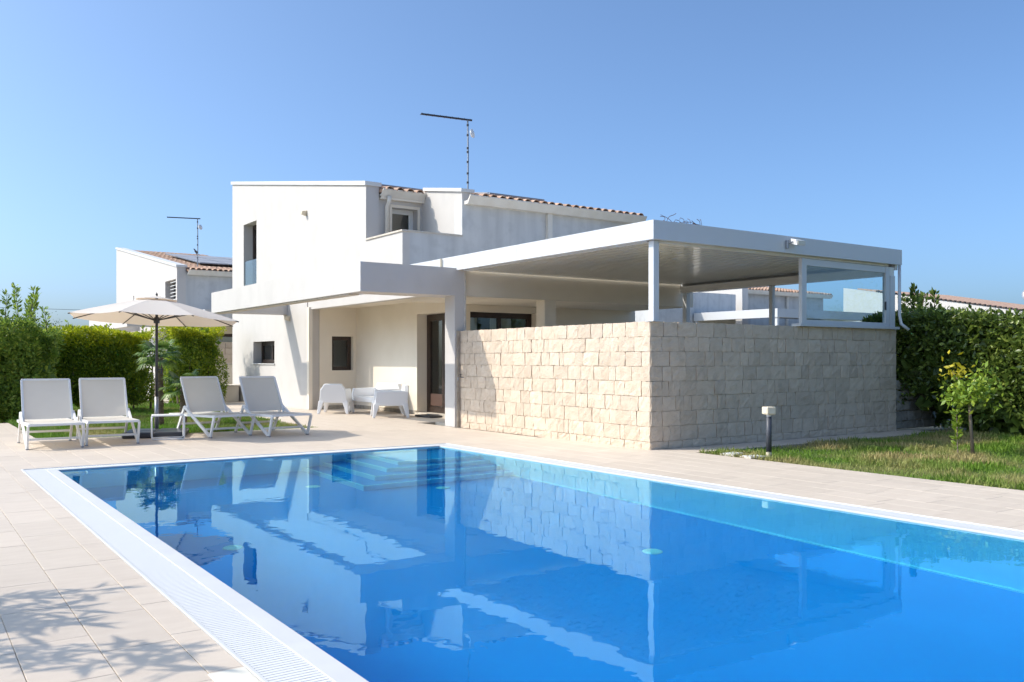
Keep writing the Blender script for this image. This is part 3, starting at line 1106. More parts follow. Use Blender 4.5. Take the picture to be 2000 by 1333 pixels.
# ================================================================== SMALL FITTINGS ON THE HOUSE
def wall_lamp(name, label, p, group=None):
    t = thing(name, label, 'lamp', p)
    MB().box(-.015, .0, -.05, .05, -.05, .08).build('back_plate', M['lamp_cap'], t, local=True)
    MB().hexa([(-.13, -.04, -.02), (-.02, -.04, -.05), (-.02, .04, -.05), (-.13, .04, -.02)], [(-.13, -.05, .05), (-.015, -.05, .07), (-.015, .05, .07), (-.13, .05, .05)]).build('shade', M['lamp_cap'], t, local=True, bevel=.008)
    return t


wall_lamp('wall_lamp', 'cream wall lamp high on the sunlit upper wall', (8.1, 20.35, 4.70))
wall_lamp('wall_lamp', 'cream wall lamp under the far end of the canopy frame', (8.1, 21.45, 2.22))
sl = thing('wall_siren', 'cream bent alarm fitting at the foot of the pergola fascia', 'fitting', (8.10, 13.95, 2.825))
MB().tube([(0, 0, 0), (0, 0, .16), (0, 0, .2)], .02, 8).tube([(0, 0, .02), (0, .12, .0), (0, .22, .04)], .03, 8).build('stem', M['lamp_cap'], sl, local=True)
tap = thing('garden_tap', 'small metal garden tap on the shadowed end of the stone wall', 'tap', (8.17, 13.28, .89))
MB().tube([(0, 0, 0), (-.08, 0, 0), (-.12, -.02, -.01), (-.13, -.03, -.05)], .011, 8).build('spout', M['metal_grey'], tap, local=True)
MB().tube([(-.06, 0, 0), (-.06, 0, .05)], .008, 6).bar((-.06, -.05, .055), (-.06, .05, .055), .014, .01).build('handle', M['metal_dark'], tap, local=True)
pic = thing('wall_plaque', 'small dark framed plaque on the shaded wall under the pergola', 'plaque', (13.0, 15.44, 1.85))
MB().box(-.15, .15, -.02, 0, -.12, .12).build('frame', M['frame_dark'], pic, local=True)
MB().box(-.11, .11, -.025, -.021, -.08, .08).build('panel', M['metal_grey'], pic, local=True)
mat_o = MB().box(8.95, 9.25, 15.85, 16.5, .012, .05).build('door_mat', M['metal_dark'], None, bevel=.01)
tag(mat_o, 'dark door mat on the paving in front of the glazed veranda door', 'door mat')


def antenna(name, label, base, h, boom, bdir, group):
    t = thing(name, label, 'antenna', base, 0, group)
    MB().tube([(0, 0, -.05), (0.01, 0, h * .5), (0, 0, h)], .018, 8).build('mast', M['metal_grey'], t, local=True)
    for k, f in enumerate((.18, .3, .45, .58, .63, .8, .93)):
        MB().lathe([(.026, -.02), (.026, .02)], 8, (0, 0, h * f)).build('mast_clamp', M['metal_dark'], t, local=True)
    d = Vector(bdir).normalized()
    b0, b1 = Vector((0, 0, h)) - d * .10, Vector((0, 0, h)) + d * boom
    bo = MB().bar(b0, b1, .03, .035).build('boom', M['metal_dark'], t, local=True)
    s_ = Vector((0, 0, 1)).cross(d)
    el = MB()
    for k in range(9):
        p = b0.lerp(b1, .06 + .94 * k / 8)
        ln = .09
        el.tube([p - s_ * ln, p + s_ * ln], .006, 5)
    el.build('elements', M['metal_dark'], t, local=True, kind='stuff')
    MB().lathe([(.0, -.02), (.08, -.01), (.10, .02), (.10, .03), (.02, .06)], 14, (0, 0, 0)).build('dish', M['white_frame'], t, local=True)
    t2 = children(t)[-1]
    t2.location = (.07, -.05, h * .82)
    t2.rotation_euler = (math.radians(80), 0, math.radians(35))
    return t


antenna('roof_antenna', 'tall rooftop antenna mast with long boom on the near villa roof', (10.32, 16.6, roof_z(16.6)), 1.68, 1.05, (-.95, .25, .03), 'rooftop antennas')

# ================================================================== NEIGHBOUR HOUSES
h2 = thing('neighbour_house', 'white neighbour house with solar panels on tiled roof behind the parasol', 'house', (8.1, 37, 0))
H2Y0, H2Y1 = 32.3, 42.7


def rz2(Y):
    return 4.45 + (Y - H2Y0) * SL


w = MB()
wall_x(w, 8.1, 8.4, H2Y0, H2Y1, 0, rz2, [(32.45, 33.95, 3.15, 4.05), (39.1, 39.25, 3.4, 3.85)])
h2w = w.build('side_wall', M['plaster'], h2)
MB().hexa([(8.06, H2Y0 - .04, rz2(H2Y0)), (8.44, H2Y0 - .04, rz2(H2Y0)), (8.44, H2Y1, rz2(H2Y1)), (8.06, H2Y1, rz2(H2Y1))],
          [(8.06, H2Y0 - .04, rz2(H2Y0) + .08), (8.44, H2Y0 - .04, rz2(H2Y0) + .08), (8.44, H2Y1, rz2(H2Y1) + .08), (8.06, H2Y1, rz2(H2Y1) + .08)]).build('wall_flashing', M['coping_white'], h2w)
w = MB()
wall_y(w, H2Y0 + .001, H2Y0 + .3, 8.4, 15, 0, 4.3)
w.build('front_wall', M['plaster_old'], h2)
MB().box(14.7, 15, H2Y0 + .3, H2Y1, 0, 4.2).box(8.4, 15, H2Y1 - .3, H2Y1, 0, 5.9).build('rear_wall', M['plaster'], h2)
for k in range(7):
    zz = 3.2 + k * .125
    MB().hexa([(8.12, 32.5, zz), (8.26, 32.5, zz + .05), (8.26, 33.3, zz + .05), (8.12, 33.3, zz)], [(8.12, 32.5, zz + .02), (8.26, 32.5, zz + .07), (8.26, 33.3, zz + .07), (8.12, 33.3, zz + .02)]).build('shutter_slat', M['coping_white'], h2)
r2 = MB().hexa([(8.42, 32.1, rz2(32.1) - .12), (15, 32.1, rz2(32.1) - .12), (15, H2Y1, rz2(H2Y1) - .12), (8.42, H2Y1, rz2(H2Y1) - .12)],
               [(8.42, 32.1, rz2(32.1) - .05), (15, 32.1, rz2(32.1) - .05), (15, H2Y1, rz2(H2Y1) - .05), (8.42, H2Y1, rz2(H2Y1) - .05)]).build('roof', M['terracotta'], h2)
tile_field(r2, 8.48, 11.9, 32.0, 42.6, lambda Y: rz2(Y) - .045, .19, 4, row=.34)
gutter(MB(), 8.44, 15, 32.06, rz2(32.0) - .04).build('gutter', M['gutter'], r2)
for i in range(3):
    for j in range(3):
        xa, ya = 9.25 + i * 1.05, 33.6 + j * 1.75
        xb, yb = xa + 1.0, ya + 1.68
        f_ = lambda Y: rz2(Y) + .14
        pn = MB().hexa([(xa, ya, f_(ya) - .035), (xb, ya, f_(ya) - .035), (xb, yb, f_(yb) - .035), (xa, yb, f_(yb) - .035)], [(xa, ya, f_(ya)), (xb, ya, f_(ya)), (xb, yb, f_(yb)), (xa, yb, f_(yb))]).build('solar_panel', M['metal_grey'], r2)
        e = .03
        MB().hexa([(xa + e, ya + e, f_(ya + e)), (xb - e, ya + e, f_(ya + e)), (xb - e, yb - e, f_(yb - e)), (xa + e, yb - e, f_(yb - e))],
                  [(xa + e, ya + e, f_(ya + e) + .003), (xb - e, ya + e, f_(ya + e) + .003), (xb - e, yb - e, f_(yb - e) + .003), (xa + e, yb - e, f_(yb - e) + .003)]).build('solar_cells', M['panel'], pn)
# its canopy frame and ground floor parts that show below the parasol
MB().box(6.3, 6.55, 31.5, 38.5, 2.3, 2.8).box(6.55, 8.1, 31.5, 31.8, 2.3, 2.8).box(6.55, 8.1, 38.2, 38.5, 2.3, 2.8).build('canopy_beam', M['plaster'], h2)
MB().box(7.3, 8.1, 32.0, 36.0, 0, 2.25).build('annex_wall', M['plaster'], h2)
MB().box(8.3, 11.5, 29.6, 32.2, 2.35, 2.85).build('porch_slab', M['plaster_old'], h2)
MB().box(8.35, 8.6, 29.65, 29.9, 0, 2.35).build('pillar', M['plaster_warm'], h2)
w = MB()
wall_y(w, 31.0, 31.2, 8.35, 12, 0, 2.35, [(8.7, 11.0, 1.2, 2.1)])
w.build('porch_wall', M['plaster_warm'], h2)
window_y(h2, 31.1, 8.7, 11.0, 1.2, 2.1, 'frame_dark', 2)
antenna('roof_antenna', 'rooftop antenna mast on the neighbour house beside the solar panels', (9.05, 33.2, rz2(33.2)), 1.75, 1.05, (-.9, .4, .02), 'rooftop antennas')
bird = MB()
prof = [(.0, -.13), (.03, -.11), (.06, -.05), (.07, .0), (.055, .06), (.035, .09), (.032, .11), (.04, .14), (.03, .165), (.0, .175)]
bird.lathe(prof, 10, (0, 0, 0))
for i in range(len(bird.v)):
    x, y, z = bird.v[i]
    zz = z * 1.0
    bird.v[i] = (x * .9 - zz * .55, y * .9, zz * .8 + .14)
bird.hexa([(.05, -.02, .05), (.05, .02, .05), (.05, .02, .065), (.05, -.02, .065)], [(.20, -.03, -.03), (.20, .03, -.03), (.20, .03, -.02), (.20, -.03, -.02)])
bird.hexa([(-.10, -.008, .268), (-.10, .008, .268), (-.10, .008, .28), (-.10, -.008, .28)], [(-.135, -.002, .262), (-.135, .002, .262), (-.135, .002, .266), (-.135, -.002, .266)])
bird.tube([(.0, -.02, .0), (0, -.02, .08)], .006, 5).tube([(.0, .02, .0), (0, .02, .08)], .006, 5)
bo = bird.build('pigeon', M['bird'])
bo.location = (10.55, 38.9, rz2(38.9) + .14)
bo.rotation_euler = (0, 0, math.radians(-30))
tag(bo, 'dark pigeon perched on top of the solar panels of the neighbour house', 'bird')

# house seen through the pergola
h3 = thing('neighbour_house', 'white neighbour house with tiled eave seen through the pergola', 'house', (31, 28, 0))
MB().box(31.6, 38.0, 27.6, 36, 0, 4.35).build('main_block', M['plaster_old'], h3)
MB().box(31.2, 31.598, 26.9, 36, 0, 4.75).build('side_wall', M['plaster'], h3)
r3 = MB().hexa([(31.6, 27.3, 4.36), (38.2, 27.3, 4.36), (38.2, 36, 5.7), (31.6, 36, 5.7)], [(31.6, 27.3, 4.42), (38.2, 27.3, 4.42), (38.2, 36, 5.76), (31.6, 36, 5.76)]).build('roof', M['terracotta'], h3)
tile_field(r3, 31.7, 38.1, 27.15, 35.5, lambda Y: 4.42 + (Y - 27.3) * .154, .21, 1)
gutter(MB(), 31.62, 38.2, 27.2, 4.40).build('gutter', M['gutter'], r3)
MB().tube([(35.1, 27.5, 4.2), (35.1, 27.5, 2.6)], .06, 8).build('downpipe', M['gutter'], h3)
MB().box(25.5, 30.2, 26.4, 29.5, 2.35, 4.05).build('porch_block', M['plaster_old'], h3)
MB().box(28.9, 30.2, 26.4, 29.4, 0, 2.35).build('pillar', M['plaster_old'], h3)
MB().box(21.0, 29.0, 30.2, 30.5, 0, 2.9).build('yard_wall', M['plaster'], h3)
MB().box(27.5, 27.8, 22.0, 26.3, 2.82, 3.15).box(27.8, 38.5, 22.0, 22.2, 2.82, 3.15).box(27.8, 38.5, 22.2, 26.4, 3.08, 3.12).build('pergola_fascia', M['alu'], h3)
for (px_, py_) in ((27.6, 22.1), (33.5, 22.1), (38.3, 22.1), (27.6, 26.2)):
    MB().box(px_ - .06, px_ + .06, py_ - .06, py_ + .06, 0, 2.82).build('post', M['alu'], h3)
MB().box(22.8, 38.5, 21.6, 21.9, 0, 2.1).build('boundary_wall', M['plaster'], h3)
h4 = thing('neighbour_house', 'long low white neighbour house with sloping dark tiled edge behind the hedge', 'house', (50, 30, 0))


def h4z(Y):
    return 5.89 + (Y - 35.5) * .181


w = MB()
wall_x(w, 51.0, 51.4, 22, 35.5, 0, h4z)
w.build('side_wall', M['plaster'], h4)
MB().box(51.4, 62, 22, 35.5, 0, 3.2).build('main_block', M['plaster'], h4)
r4 = MB().hexa([(51.2, 21.6, h4z(21.6) + .02), (62, 21.6, h4z(21.6) + .02), (62, 34.6, h4z(34.6) + .02), (51.2, 34.6, h4z(34.6) + .02)],
               [(51.2, 21.6, h4z(21.6) + .1), (62, 21.6, h4z(21.6) + .1), (62, 34.6, h4z(34.6) + .1), (51.2, 34.6, h4z(34.6) + .1)]).build('roof', M['terracotta'], h4)
tf = MB()
for k in range(40):
    yy = 21.7 + k * .29
    tf.box(51.02, 51.25, yy, yy + .16, h4z(yy) + .04, h4z(yy) + .14)
tf.build('edge_tile', M['frame_dark'], r4, kind='stuff')
MB().box(40, 50.5, 18.5, 18.8, 2.8, 3.2).box(40, 40.3, 18.8, 22, 2.8, 3.2).box(40.3, 50.5, 18.8, 22, 3.1, 3.15).build('pergola_fascia', M['alu'], h4)
for px_ in (40.1, 45.0, 50.3):
    MB().box(px_ - .07, px_ + .07, 18.55, 18.7, 0, 2.8).build('post', M['alu'], h4)
dish = thing('satellite_dish', 'grey satellite dish on the low white neighbour house', 'satellite dish', (51.5, 24.0, h4z(24)))
MB().tube([(0, 0, 0), (0, 0, .9)], .04, 8).build('mast', M['metal_grey'], dish, local=True)
d_ = MB().lathe([(0, .12), (.2, .10), (.38, .04), (.48, -.03), (.47, -.04), (.36, .02), (.0, .08)], 18).build('reflector', M['metal_grey'], dish, local=True)
d_.location = (0, 0, 1.0)
d_.rotation_euler = (math.radians(70), 0, math.radians(-70))

# low walls between hedge and villa
gw = thing('garden_wall', 'low cream block wall between the tall yellow shrub and the villa', 'wall', (8.3, 28, 0))
MB().box(7.0, 9.6, 28.03, 28.3, 0, 1.75).build('mortar_core', M['mortar'], gw)
for r in range(9):
    for (x, w_) in course(0, 0, 2.6, .25, .45):
        blk = stone_block((0, 0, 0), (1, 0, 0), (0, -1, 0), w_ - .012, .185, .04)
        o = bpy.data.objects.new('stone', blk.mesh('stone', M['stone']))
        o.location = Vector((7.0 + x, 28.0, r * .195 + .003)) - gw.location
        COL.objects.link(o)
        o.parent = gw
gw2 = thing('garden_wall', 'plain plastered low wall beside the far end of the villa', 'wall', (7.8, 27, 0))
MB().box(7.25, 8.35, 26.7, 26.9, 0, 1.05).build('panel', M['plaster_warm'], gw2)
MB().box(7.2, 8.4, 26.66, 26.94, 1.05, 1.09).build('cap', M['coping_stone'], gw2)
bench = thing('garden_bench', 'low plastered bench block with stone top at the villa corner', 'bench', (7.9, 25.6, 0))
MB().box(7.35, 8.05, 25.3, 25.9, 0.006, .44).build('block', M['plaster_warm'], bench)
MB().box(7.3, 8.08, 25.25, 25.95, .44, .48).build('seat', M['coping_stone'], bench)
bn = thing('litter_bin', 'dark grey box bin beside the plastered bench block', 'bin', (7.1, 25.6, 0))
MB().box(7.0, 7.26, 25.45, 25.75, .006, .46).build('body', M['metal_blue'], bn, bevel=.01)
MB().box(6.98, 7.28, 25.43, 25.77, .46, .49).build('lid', M['metal_grey'], bn, bevel=.005)
cab = MB()
pts = [(-40 + i * 6, 62 + i * 1.2, 5.0 - .02 * (1 - ((i - 5) / 5) ** 2) * 12) for i in range(11)]
cab.tube(pts, .014, 5)
tag(cab.build('overhead_cable', M['metal_dark']), 'thin dark overhead cable crossing the sky left of the parasol', 'cable')

# ================================================================== SUN LOUNGERS
def make_lounger():
    t = thing('sun_lounger', '', 'sun lounger', group='sun loungers on the pool deck')
    hw = .32
    for s in (-1, 1):
        x = s * (hw + .012)
        pts = [(x, .66, .013), (x + s * .004, .36, .44), (x, -.52, .013), (x, -.64, .325)]
        fr = MB()
        for a, b_ in zip(pts, pts[1:]):
            fr.bar(a, b_, .028, .048, up=(0, .5, 1))
        fr.tube([(x - .012, .36, .435), (x + .012, .36, .435)], .028, 10)
        fr.tube([(x - .012, -.52, .02), (x + .012, -.52, .02)], .02, 8)
        fr.build('side_frame', M['white_frame'], t, local=True, bevel=.003)
        for fy in (.66, -.52):
            MB().bar((x, fy, .0), (x, fy, .015), .034, .06, up=(0, 1, 0)).build('foot', M['metal_grey'], t, local=True)
        MB().bar((s * hw, -.66, .328), (s * hw, .95, .30), .026, .036).build('seat_rail', M['white_frame'], t, local=True)
        MB().bar((s * (hw - .01), .24, .335), (s * (hw - .015), .565, .90), .028, .03, up=(0, 1, 0)).build('back_rail', M['white_frame'], t, local=True)
    for (y_, z_) in ((-.655, .33), (.95, .30)):
        MB().bar((-hw, y_, z_), (hw, y_, z_), .03, .03).build('cross_bar', M['white_frame'], t, local=True)
    MB().bar((-hw, -.35, .12), (hw, -.35, .12), .022, .03).build('cross_bar', M['white_frame'], t, local=True)
    MB().bar((-hw, .56, .16), (hw, .56, .16), .022, .03).build('cross_bar', M['white_frame'], t, local=True)
    MB().bar((-hw + .015, .575, .905), (hw - .015, .575, .905), .03, .03).build('cross_bar', M['white_frame'], t, local=True)

    def sling(p0, p1, sag, nm, nrm):
        m = MB()
        n = 6
        p0, p1, nrm = Vector(p0), Vector(p1), Vector(nrm)
        up_, dn = [], []
        for j in range(n + 1):
            for i in range(n + 1):
                f, gg = j / n, i / n
                p = p0.lerp(p1, f) + Vector(((gg - .5) * 2 * (hw - .008), 0, 0)) - nrm * sag * (4 * gg * (1 - gg)) * (.4 + 2.4 * f * (1 - f))
                up_.append(p)
                dn.append(p - nrm * .006)
        k = n + 1
        fs = [(j * k + i, j * k + i + 1, (j + 1) * k + i + 1, (j + 1) * k + i) for j in range(n) for i in range(n)]
        m.add(up_, fs)
        m.build(nm, M['sling'], t, local=True, smooth=True)
    sling((0, -.65, .348), (0, .94, .318), .014, 'seat', (0, 0, 1))
    sling((0, .255, .36), (0, .585, .92), .016, 'backrest', (0, -.86, .5))
    return t


lg = make_lounger()
lspots = [((1.77, 13.83), -1, 'leftmost pale mesh sun lounger on the deck'),
          ((2.53, 13.98), -3, 'second pale mesh sun lounger from the left, next to the parasol base'),
          ((4.18, 14.33), 10, 'third pale mesh sun lounger from the left, beside the white side table'),
          ((5.00, 13.98), 7, 'rightmost pale mesh sun lounger in front of the villa wall')]
for i, ((x, y), a, lab) in enumerate(lspots):
    t = lg if i == 0 else copy_tree(lg)
    t.location = (x, y, .007)
    t.rotation_euler = (0, 0, math.radians(a))
    t['label'] = lab

# side table
st = thing('side_table', 'low white tubular side table in front of the parasol base', 'side table', (3.36, 13.92, .007), math.radians(-12))
for s in (-1, 1):
    y_ = s * .17
    MB().tube([(-.21, y_ * .98, .36), (-.225, y_, .33), (-.225, y_, .03), (-.20, y_, .012), (.20, y_, .012), (.225, y_, .03), (.225, y_, .33), (.21, y_ * .98, .36)], .011, 8).build('leg_loop', M['white_frame'], st, local=True, smooth=True)
MB().box(-.225, .225, -.18, .18, .352, .370).build('table_top', M['white_frame'], st, local=True, bevel=.006)

# ================================================================== PARASOL
pr_ = thing('parasol', 'open cream parasol with dark pole and ribs on a dark base', 'parasol', (3.36, 14.62, 0))
R8, ZR, ZA = 1.30, 1.83, 2.17
rot0 = YAW * -1
rim = [Vector((R8 * math.cos(rot0 + k * math.pi / 4), R8 * math.sin(rot0 + k * math.pi / 4), ZR)) for k in range(8)]
tilt = Matrix.Rotation(math.radians(-2.6), 3, Vector(RT)) @ Matrix.Rotation(math.radians(1.2), 3, Vector(FW))


def tl(p):
    p = Vector(p)
    return tilt @ (p - Vector((0, 0, ZA))) + Vector((0, 0, ZA))


for k in range(8):
    a, b_ = rim[k], rim[(k + 1) % 8]
    top_a = Vector((a.x * .17, a.y * .17, ZA - .04))
    top_b = Vector((b_.x * .17, b_.y * .17, ZA - .04))
    m = MB()
    n = 5
    grid, low = [], []
    for j in range(n + 1):
        for i in range(n + 1):
            f, gg = j / n, i / n
            pa, pb = top_a.lerp(a, f), top_b.lerp(b_, f)
            p = pa.lerp(pb, gg)
            p.z += .008 * math.sin(math.pi * f) * 1.0 - .02 * (4 * gg * (1 - gg)) * f
            if j == n:
                c_ = 1 - .03 * 4 * gg * (1 - gg)
                p.x *= c_
                p.y *= c_
            grid.append(tl(p))
            low.append(tl(p - Vector((0, 0, .004))))
    q = n + 1
    fs = [(j * q + i, (j + 1) * q + i, (j + 1) * q + i + 1, j * q + i + 1) for j in range(n) for i in range(n)]
    m.add(grid, fs)
    pn = m.build('canopy_panel', M['fabric'], pr_, local=True, smooth=True)
    MB().tube([tl((0, 0, ZA - .05)), tl(top_a.lerp(a, .5) - Vector((0, 0, .012))), tl(a - Vector((0, 0, .014)))], .008, 6).build('rib', M['metal_dark'], pr_, local=True)
    mid = top_a.lerp(a, .42) - Vector((0, 0, .014))
    MB().tube([tl((0, 0, ZA - .36)), tl(mid)], .008, 6).build('strut', M['metal_dark'], pr_, local=True)
for k in range(8):
    a, b_ = rim[k] * .25, rim[(k + 1) % 8] * .25
    MB().add([tl((0, 0, ZA + .03)), tl((a.x, a.y, ZA - .035)), tl((b_.x, b_.y, ZA - .035))], [(0, 1, 2)]).build('vent_panel', M['fabric'], pr_, local=True)
MB().lathe([(.012, 0), (.02, .02), (.0, .06)], 10, tl((0, 0, ZA + .03))).build('finial', M['metal_dark'], pr_, local=True)
MB().tube([(0, 0, .62), (0, 0, ZA)], .021, 12).build('pole', M['metal_dark'], pr_, local=True, smooth=True)
MB().tube([(0, 0, .12), (0, 0, .62)], .030, 12).build('pole_sleeve', M['metal_grey'], pr_, local=True, smooth=True)
MB().lathe([(.045, ZA - .40), (.05, ZA - .33), (.03, ZA - .30)], 12).build('hub', M['metal_dark'], pr_, local=True)
MB().tube([(0, 0, 1.05), (.06, -.05, 1.05), (.06, -.05, .98)], .012, 6).build('crank', M['metal_dark'], pr_, local=True)
bs = MB()
for (sx, sy) in ((-1, -1), (1, -1), (-1, 1), (1, 1)):
    bs.box(min(0, sx * .45) + .006, max(0, sx * .45) - .006, min(0, sy * .45) + .006, max(0, sy * .45) - .006, .006, .095)
pb = bs.build('base', M['umb_base'], pr_, local=True, bevel=.025)
pb.rotation_euler = (0, 0, math.radians(-20))

# ================================================================== LOUNGE SET ON THE VERANDA
def make_seat(name, label, cat, w, loc, rz, group):
    """moulded armchair / bench; faces local -Y, back at +Y"""
    t = thing(name, label, cat, loc, rz, group)
    hw, d = w / 2, .34
    for sx in (-1, 1):
        for sy in (-1, 1):
            x0, y0 = sx * (hw - .05), sy * (d - .05)
            bt = [(sx * (hw + .01) - .028, sy * (d + .01) - .028, 0), (sx * (hw + .01) + .028, sy * (d + .01) - .028, 0), (sx * (hw + .01) + .028, sy * (d + .01) + .028, 0), (sx * (hw + .01) - .028, sy * (d + .01) + .028, 0)]
            tp = [(x0 - .062, y0 - .062, .29), (x0 + .062, y0 - .062, .29), (x0 + .062, y0 + .062, .29), (x0 - .062, y0 + .062, .29)]
            MB().hexa(bt, tp).build('leg', M['plastic'], t, local=True, bevel=.012)
    MB().box(-hw + .06, hw - .06, -d + .02, d - .03, .25, .36).build('seat', M['plastic'], t, local=True, bevel=.02)
    for sx in (-1, 1):
        xo, xi = sx * hw, sx * (hw - .085)
        xs = sorted((xo, xi))
        xt = sorted((sx * (hw - .03), sx * (hw - .105)))
        MB().hexa([(xs[0], -d, .24), (xs[1], -d, .24), (xs[1], d, .24), (xs[0], d, .24)], [(xt[0], -d + .04, .545), (xt[1], -d + .04, .545), (xt[1], d - .06, .555), (xt[0], d - .06, .555)]).build('armrest', M['plastic'], t, local=True, bevel=.022)
    bk = MB()
    out = [(-hw + .005, .24), (hw - .005, .24), (hw - .03, .53), (hw - .12, .665), (-hw + .12, .665), (-hw + .03, .53)]
    bk.hexa([(x, d - .09 - (z - .24) * -.06, z) for x, z in out][::-1], [(x, d + .0 - (z - .24) * -.10, z) for x, z in out][::-1])
    bk.build('backrest', M['plastic'], t, local=True, bevel=.02)
    return t


make_seat('armchair', 'white moulded armchair with its back to the pool, left on the veranda', 'armchair', .62, (8.08, 18.55, .007), math.radians(145), 'veranda lounge set')
make_seat('armchair', 'white moulded armchair seen from its side, nearest the veranda door', 'armchair', .62, (8.47, 16.70, .007), math.radians(-112), 'veranda lounge set')
make_seat('lounge_bench', 'white moulded two seat bench against the sunlit veranda wall', 'bench seat', 1.25, (8.86, 18.15, .007), math.radians(-90), 'veranda lounge set')

# ================================================================== GARDEN LAMP AND COVERS
bl = thing('bollard_lamp', 'dark bollard lamp with square cream head on the right lawn', 'bollard lamp', (8.85, 7.21, -.02), -.3)
MB().lathe([(.055, 0), (.055, .012), (.034, .02), (.034, .09), (.036, .09)], 14).build('foot', M['lamp_cap'], bl, local=True)
MB().tube([(0, 0, .08), (0, 0, .52)], .034, 16).build('post', M['metal_blue'], bl, local=True, smooth=True)
MB().lathe([(.03, .52), (.03, .545)], 14).build('neck', M['coping_pool'], bl, local=True)
hd = MB().box(-.062, .062, -.062, .062, .545, .64).build('lamp_head', M['lamp_cap'], bl, local=True, bevel=.012)
for sx, sy in ((1, 0), (-1, 0), (0, 1), (0, -1)):
    MB().box(-.04 if sy else sx * .0625 - .002, .04 if sy else sx * .0625 + .002, -.04 if sx else sy * .0625 - .002, .04 if sx else sy * .0625 + .002, .56, .615).build('lamp_window', M['lamp_glass'], hd, local=True)
for (x, y, lab) in ((8.66, 7.62, 'small pale inspection cover in the lawn nearest the stone wall corner'), (8.62, 7.25, 'small pale inspection cover at the lawn edge near the bollard lamp')):
    c_ = thing('inspection_cover', lab, 'cover', (x, y, -.02), random.uniform(-.2, .2), 'inspection covers in the lawn')
    MB().box(-.13, .13, -.10, .10, 0, .04).build('rim', M['coping_stone'], c_, local=True)
    MB().box(-.11, .11, -.08, .08, .04, .048).build('lid', M['plaster_old'], c_, local=True)

# ================================================================== VEGETATION
def hedge_pts(n, box, shell=.75, amp=.12, freq=2.2):
    """points crowding the faces of a box with a lumpy outline"""
    x0, x1, y0, y1, z0, z1 = box
    P = np.c_[RNG.uniform(x0, x1, n), RNG.uniform(y0, y1, n), RNG.uniform(z0, z1, n)]
    face = RNG.choice(6, n, p=[.2, .05, .25, .25, .125, .125])
    k = RNG.random(n) < shell
    depth = np.abs(RNG.normal(size=n)) * .09
    P[:, 0] = np.where(k & (face == 0), x0 + depth, np.where(k & (face == 1), x1 - depth, P[:, 0]))
    P[:, 1] = np.where(k & ((face == 2) | (face == 3)), y0 + depth, P[:, 1])
    P[:, 2] = np.where(k & (face >= 4), z1 - depth, P[:, 2])
    c = np.array([(x0 + x1) / 2, (y0 + y1) / 2, (z0 + z1) / 2])
    wob = np.sin(P[:, 0] * freq * 1.3 + P[:, 2] * 2.1) + np.sin(P[:, 1] * freq + P[:, 2] * freq * 1.7 + 1.3) + .6 * np.sin(P[:, 0] * freq * 3.1 + P[:, 1] * 4.7)
    P += (P - c) / (np.linalg.norm(P - c, axis=1)[:, None] + .2) * (wob * amp * .5)[:, None]
    # thin out some holes
    h = np.sin(P[:, 0] * 5.1 + 2) * np.sin(P[:, 1] * 4.3) * np.sin(P[:, 2] * 6.2 + 1)
    keep = (h < .55) | (RNG.random(n) < .3)
    P = P[keep]
    P[:, 2] = np.maximum(P[:, 2], .01)
    return P


def hedge(name, label, cat, box, n, size, lm, core=True, shoots=0, shoot_h=.8, stems=6, top_mat=None, group=None, aspect=.45, amp=.12, keep=None):
    x0, x1, y0, y1, z0, z1 = box
    t = thing(name, label, cat, ((x0 + x1) / 2, (y0 + y1) / 2, 0), group=group)
    P = hedge_pts(n, box, amp=amp)
    if keep is not None:
        P = P[keep(P)]
    if top_mat:
        hi = P[:, 2] > z1 - .22 - .18 * RNG.random(len(P))
        cloud('top_growth', P[hi], size, top_mat, t, up=.8, aspect=aspect)
        P = P[~hi]
    cloud('foliage', P, size, lm, t, up=.3, aspect=aspect)
    I = np.c_[RNG.uniform(x0 + .2, x1 - .2, n // 5), RNG.uniform(y0 + .2, y1 - .2, n // 5), RNG.uniform(z0, z1 - .12, n // 5)]
    if keep is not None:
        I = I[keep(I)]
    cloud('inner_foliage', I, size * 2.6, lm, t, up=.1, aspect=.7)
    for k in range(stems):
        x, y = random.uniform(x0 + .15, x1 - .15), random.uniform(y0 + .15, y1 - .15)
        MB().tube([(x, y, -.02), (x + random.uniform(-.06, .06), y + random.uniform(-.06, .06), z1 * .5), (x + random.uniform(-.15, .15), y + random.uniform(-.15, .15), z1 * .9)], [.028, .02, .008], 6).build('stem', M['bark'], t)
    for k in range(shoots):
        x, y = random.uniform(x0 + .1, x1 - .1), random.uniform(y0 + .1, y1 - .1)
        h = shoot_h * random.uniform(.5, 1.1)
        lean = np.array([random.uniform(-.12, .12), random.uniform(-.12, .12)])
        m_ = int(130 * h / .8)
        f = RNG.random(m_)
        ang = RNG.uniform(0, 2 * math.pi, m_)
        rr = .01 + .06 * RNG.random(m_) * (1 - .6 * f)
        Q = np.c_[x + lean[0] * f + rr * np.cos(ang), y + lean[1] * f + rr * np.sin(ang), z1 - .1 + (h + .1) * f]
        D = np.c_[np.cos(ang) * .8, np.sin(ang) * .8, np.full(m_, .9)]
        s = MB().tube([(x, y, z1 - .3), (x + lean[0] * .5, y + lean[1] * .5, z1 + h * .5), (x + lean[0], y + lean[1], z1 + h)], [.012, .008, .003], 5).build('shoot', M['bark'], t)
        cloud('shoot_leaves', Q, size * 1.1, lm, s, dirs=D, aspect=aspect)
    return t


